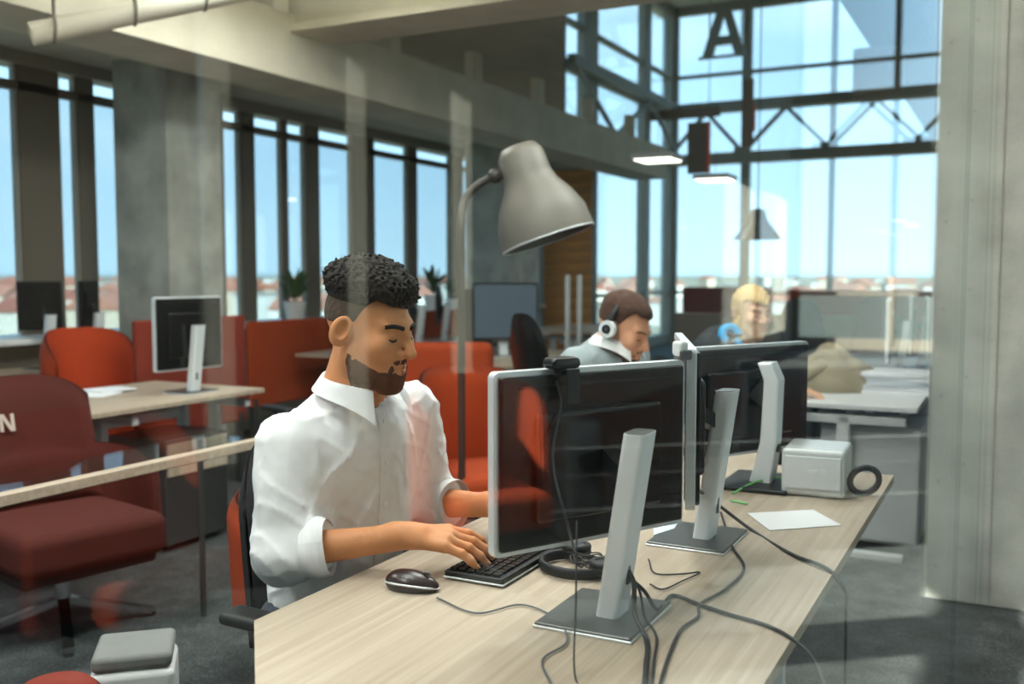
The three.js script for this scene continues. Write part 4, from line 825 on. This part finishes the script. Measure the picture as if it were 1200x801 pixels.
  onHead('lips', sdfMesh((x, y, z) => { const ax = Math.abs(x); return Math.max(Math.min(cap(ax, y, z, [0, -0.0597, 0.0992], [0.0215, -0.0647, 0.0865], 0.006, 0.0028), cap(ax, y, z, [0, -0.0737, 0.0985], [0.0195, -0.0677, 0.0872], 0.007, 0.0028)), -cap(ax, y, z, [0, -0.0665, 0.105], [0.02, -0.066, 0.095], 0.0022, 0.0016)); }, [-0.032, -0.09, 0.075], [0.032, -0.045, 0.115], 0.0014), look.lips);
  const shellOf = (region, thick, cell, lo3, hi3) => sdfMesh((x, y, z) => { const t = thick(x, y, z), d = hf(x, y, z); return smax(d - t, region(x, y, z), 0.004); }, lo3 ?? [-0.125, -0.16, -0.15], hi3 ?? [0.125, 0.175, 0.15], cell / fine);
  for (const [name, region, thick, cell, mat, lo3, hi3] of look.hairParts) onHead(name, shellOf(region, thick, cell, lo3, hi3), mat);
  o.userData.hm = undefined; delete o.userData.hm;
  return { o, hm, sd, fw, K };
}
const skinMat = (c) => phys(c, 0.52, { map: tSkin, specularIntensity: 0.5 });
const cloth = (c, r = 0.85) => std(c, r, 0, { map: tPlaster });
const curl = (x, y, z) => 0.0065 * Math.sin(x * 330 + 9 * bump(x, y, z, 22)) * Math.sin(y * 310 + 7 * bump(z, x, y, 20)) * Math.sin(z * 320 + 5 * bump(y, z, x, 24)) + 0.011 * bump(x, y, z, 38);
// hairline: hair lies above and behind this surface
const hairline = (x, y, z, lift = 0) => { const front = 0.074 + lift - y, side = 0.012 - y + (z + 0.0) * 0.9 * (z > 0 ? 1 : 0.1), nape = -0.07 - y; return z > 0.045 ? front + (0.045 - z) * 0.35 : Math.max(Math.min(lerp(side, front, clamp((z - 0.01) / 0.035, 0, 1)), 0.2), z > -0.03 ? side : nape); };

// beard: along the jaw, round the mouth, a thin strip up to the ear; ragged edge
const beardRegion = (x, y, z, full) => {
  const ax = Math.abs(x), rag = 0.004 * bump(x, y, z, 70), top = lerp(-0.05, -0.083, clamp((z - 0.0) / 0.07, 0, 1));
  const jaw = Math.max(y - top - 0.008 * full, 0.002 - z), stache = Math.max(hyp(ax * 0.95, (y + 0.0515) * 3.2) - 0.027, 0.03 - z, -0.06 - y), goat = Math.max(hyp(ax, y + 0.088) - 0.028, 0.03 - z), corner = Math.max(hyp(ax - 0.027, (y + 0.066) * 0.6) - 0.006, 0.03 - z);
  return Math.max(Math.min(jaw, stache, goat, corner) + rag, -(hyp(ax * 0.62, y + 0.0668) - 0.0118), -0.128 - y);
};
{ // the man in the white shirt
  const hairM = std('#1d1713', 0.9), fadeM = std('#4f4136', 0.95), beardM = std('#5c3623', 0.95);
  person('man with short curly hair and beard in a white shirt typing at the desk', {
    pelvis: [-1.40, 0.56, -1.80], shR: [-1.37, 0.995, -1.62], shL: [-1.295, 1.03, -1.965], elR: [-1.335, 0.785, -1.56], wrR: [-1.10, 0.822, -1.67], elL: [-1.27, 0.80, -2.02], wrL: [-1.06, 0.822, -1.985],
    head: [-1.255, 1.24, -1.755], face: [0.995, 0, 0.02], down: 0.2, tilt: 0.0, handR: [0.86, -0.1, -0.42], handL: [0.99, -0.1, 0.12], upR: [0.08, 1, 0.25],
  }, {
    skin: skinMat('#dd9c6e'), nail: std('#e6b9a2', 0.4), lips: std('#a1503f', 0.5), eye: std('#e9e0d8', 0.3), hair: hairM, button: std('#f4f4f4', 0.3), trousers: cloth('#3a3f4a'), jaw: 1.02, brow: 1.5, nose: 1.04, fine: 1.15,
    shirt: { name: 'shirt', mat: cloth('#f8f9ff'), cuff: 0.3, fold: 0.013, wrinkle: 0.006, grow: 0.01, rise: 0.06, collar: true, point: 0.075, placket: true, rolled: true, vneck: 0.075, open: 0.45 },
    hairParts: [
      ['hair_side', (x, y, z) => Math.max(hairline(x, y, z), y - 0.075), (x, y, z) => 0.003 + 0.0035 * bump(x, y, z, 90), 0.003, fadeM],
      ['hair_top', (x, y, z) => Math.max(hairline(x, y, z, 0.002), 0.058 + 0.02 * clamp(-z * 8, -1, 1) * 0 - y), (x, y, z) => 0.003 + 0.034 * sstep(y, 0.05, 0.11) + curl(x, y, z) * sstep(y, 0.05, 0.09) * 1.2, 0.0028, hairM],
      ['beard', (x, y, z) => beardRegion(x, y, z, 1), (x, y, z) => 0.0006 + 0.0038 * sstep(-y, 0.06, 0.1) + 0.0036 * bump(x, y, z, 95), 0.0025, beardM, [-0.1, -0.15, -0.03], [0.1, 0.03, 0.14]],
    ],
  });
}
{ // the man with headphones
  const hairM = std('#4a2f22', 0.85), stub = std('#5b4032', 0.95);
  const r = person('man in a grey jacket with silver headphones looking down', {
    pelvis: [-1.46, 0.56, -3.42], shR: [-1.385, 1.02, -3.21], shL: [-1.335, 1.03, -3.57], elR: [-1.36, 0.77, -3.16], wrR: [-1.15, 0.775, -3.24], elL: [-1.36, 0.78, -3.66], wrL: [-1.12, 0.775, -3.6],
    head: [-1.285, 1.16, -3.385], face: [0.97, 0, 0.12], down: 0.42, handR: [1, -0.1, -0.1], handL: [1, -0.1, 0.1],
  }, {
    skin: skinMat('#e2a988'), nail: std('#e6b9a2', 0.4), lips: std('#b5675a', 0.5), eye: std('#e9e0d8', 0.3), hair: hairM, button: M.black, trousers: cloth('#30343c'), fine: 0.8,
    shirt: { name: 'jacket', mat: cloth('#9aa6ab'), mat2: cloth('#f1f3f5'), cuff: 0.85, fold: 0.012, wrinkle: 0.006, grow: 0.02, collar: true, point: 0.07, vneck: 0.16, open: 0.5 },
    hairParts: [
      ['hair', (x, y, z) => hairline(x, y, z, 0.012), (x, y, z) => 0.003 + 0.014 * sstep(y, 0.03, 0.1) + 0.006 * bump(x, y, z, 45), 0.0034, hairM],
      ['beard', (x, y, z) => beardRegion(x, y, z, 0.6), (x, y, z) => 0.0002 + 0.0034 * bump(x, y, z, 95) + 0.0012 * sstep(-y, 0.06, 0.1), 0.003, stub, [-0.1, -0.15, -0.03], [0.1, 0.03, 0.14]],
    ],
  });
  const h = thing('headphones', 'silver headphones worn by the man in the grey jacket', 'headphones', [0, 0, 0]); const q = new THREE.Matrix4().makeTranslation(-1.46, 0, -3.42).multiply(r.hm); h.applyMatrix4(q);
  put('headband', new THREE.TorusGeometry(0.106, 0.006, 8, 40, Math.PI).scale(0.92, 1.13, 1.8), M.black, h, [0, 0.005, -0.02]);
  for (const s of [-1, 1]) { const c = put('ear_cup', cyl(0.031, 0.033, 0.022, 28).rotateZ(Math.PI / 2), M.silverPaint, h, [s * 0.1, -0.004, -0.012]); put('ear_cushion', new THREE.TorusGeometry(0.026, 0.009, 8, 26).rotateY(Math.PI / 2), M.black, c, [-s * 0.013, 0, 0]); put('badge', cyl(0.017, 0.017, 0.004, 22).rotateZ(Math.PI / 2), M.black, c, [s * 0.011, 0, 0]); put('badge_dot', cyl(0.006, 0.006, 0.004, 16).rotateZ(Math.PI / 2), M.gun, c, [s * 0.0125, 0, 0]); }
}
{ // the blonde woman
  const hairM = std('#c9ab74', 0.75);
  person('blonde woman in a dark top sitting past the man with headphones', {
    pelvis: [-1.45, 0.56, -4.86], shR: [-1.34, 0.99, -4.70], shL: [-1.27, 1.0, -5.03], elR: [-1.27, 0.78, -4.64], wrR: [-1.05, 0.775, -4.72], elL: [-1.23, 0.78, -5.08], wrL: [-1.0, 0.775, -5.04],
    head: [-1.17, 1.17, -4.85], face: [0.75, 0, 0.66], down: 0.15, handR: [1, -0.1, -0.1], handL: [1, -0.1, 0.1],
  }, {
    skin: skinMat('#e3b698'), nail: std('#e6b9a2', 0.4), lips: std('#c0716a', 0.5), eye: std('#e9e0d8', 0.3), hair: std('#6d5433', 0.8), button: M.black, trousers: cloth('#30343c'), fine: 0.7, jaw: 0.94,
    shirt: { name: 'top', mat: cloth('#33373b'), cuff: 0.85, fold: 0.01, wrinkle: 0.005, grow: 0.014, vneck: 0.05, open: 0.5 },
    hairParts: [['hair', (x, y, z) => Math.min(hairline(x, y, z, -0.006), Math.max(Math.abs(z + 0.025) - 0.05, y - 0.05, -0.15 - y, 0.05 - Math.abs(x))), (x, y, z) => 0.014 + 0.012 * sstep(-y, 0.0, 0.12) + 0.004 * Math.sin(x * 260 + z * 240) + 0.004 * bump(x, y * 0.2, z, 60), 0.0045, hairM, [-0.13, -0.19, -0.15], [0.13, 0.17, 0.14]]],
  });
  const s = thing('scarf', 'bright blue scarf on the shoulder of the blonde woman', 'scarf', [-1.25, 1.06, -4.75], 0.6); put('roll', new THREE.TorusGeometry(0.04, 0.022, 10, 30, Math.PI * 1.3).rotateX(-0.4), std('#2f9fd8', 0.8), s); put('tail', tube([[0.03, -0.02, 0], [0.05, -0.08, 0.04], [0.05, -0.2, 0.06]], 0.018, 16, 8), std('#2a8cc0', 0.85), s);
}
renderer.render(scene, camera);
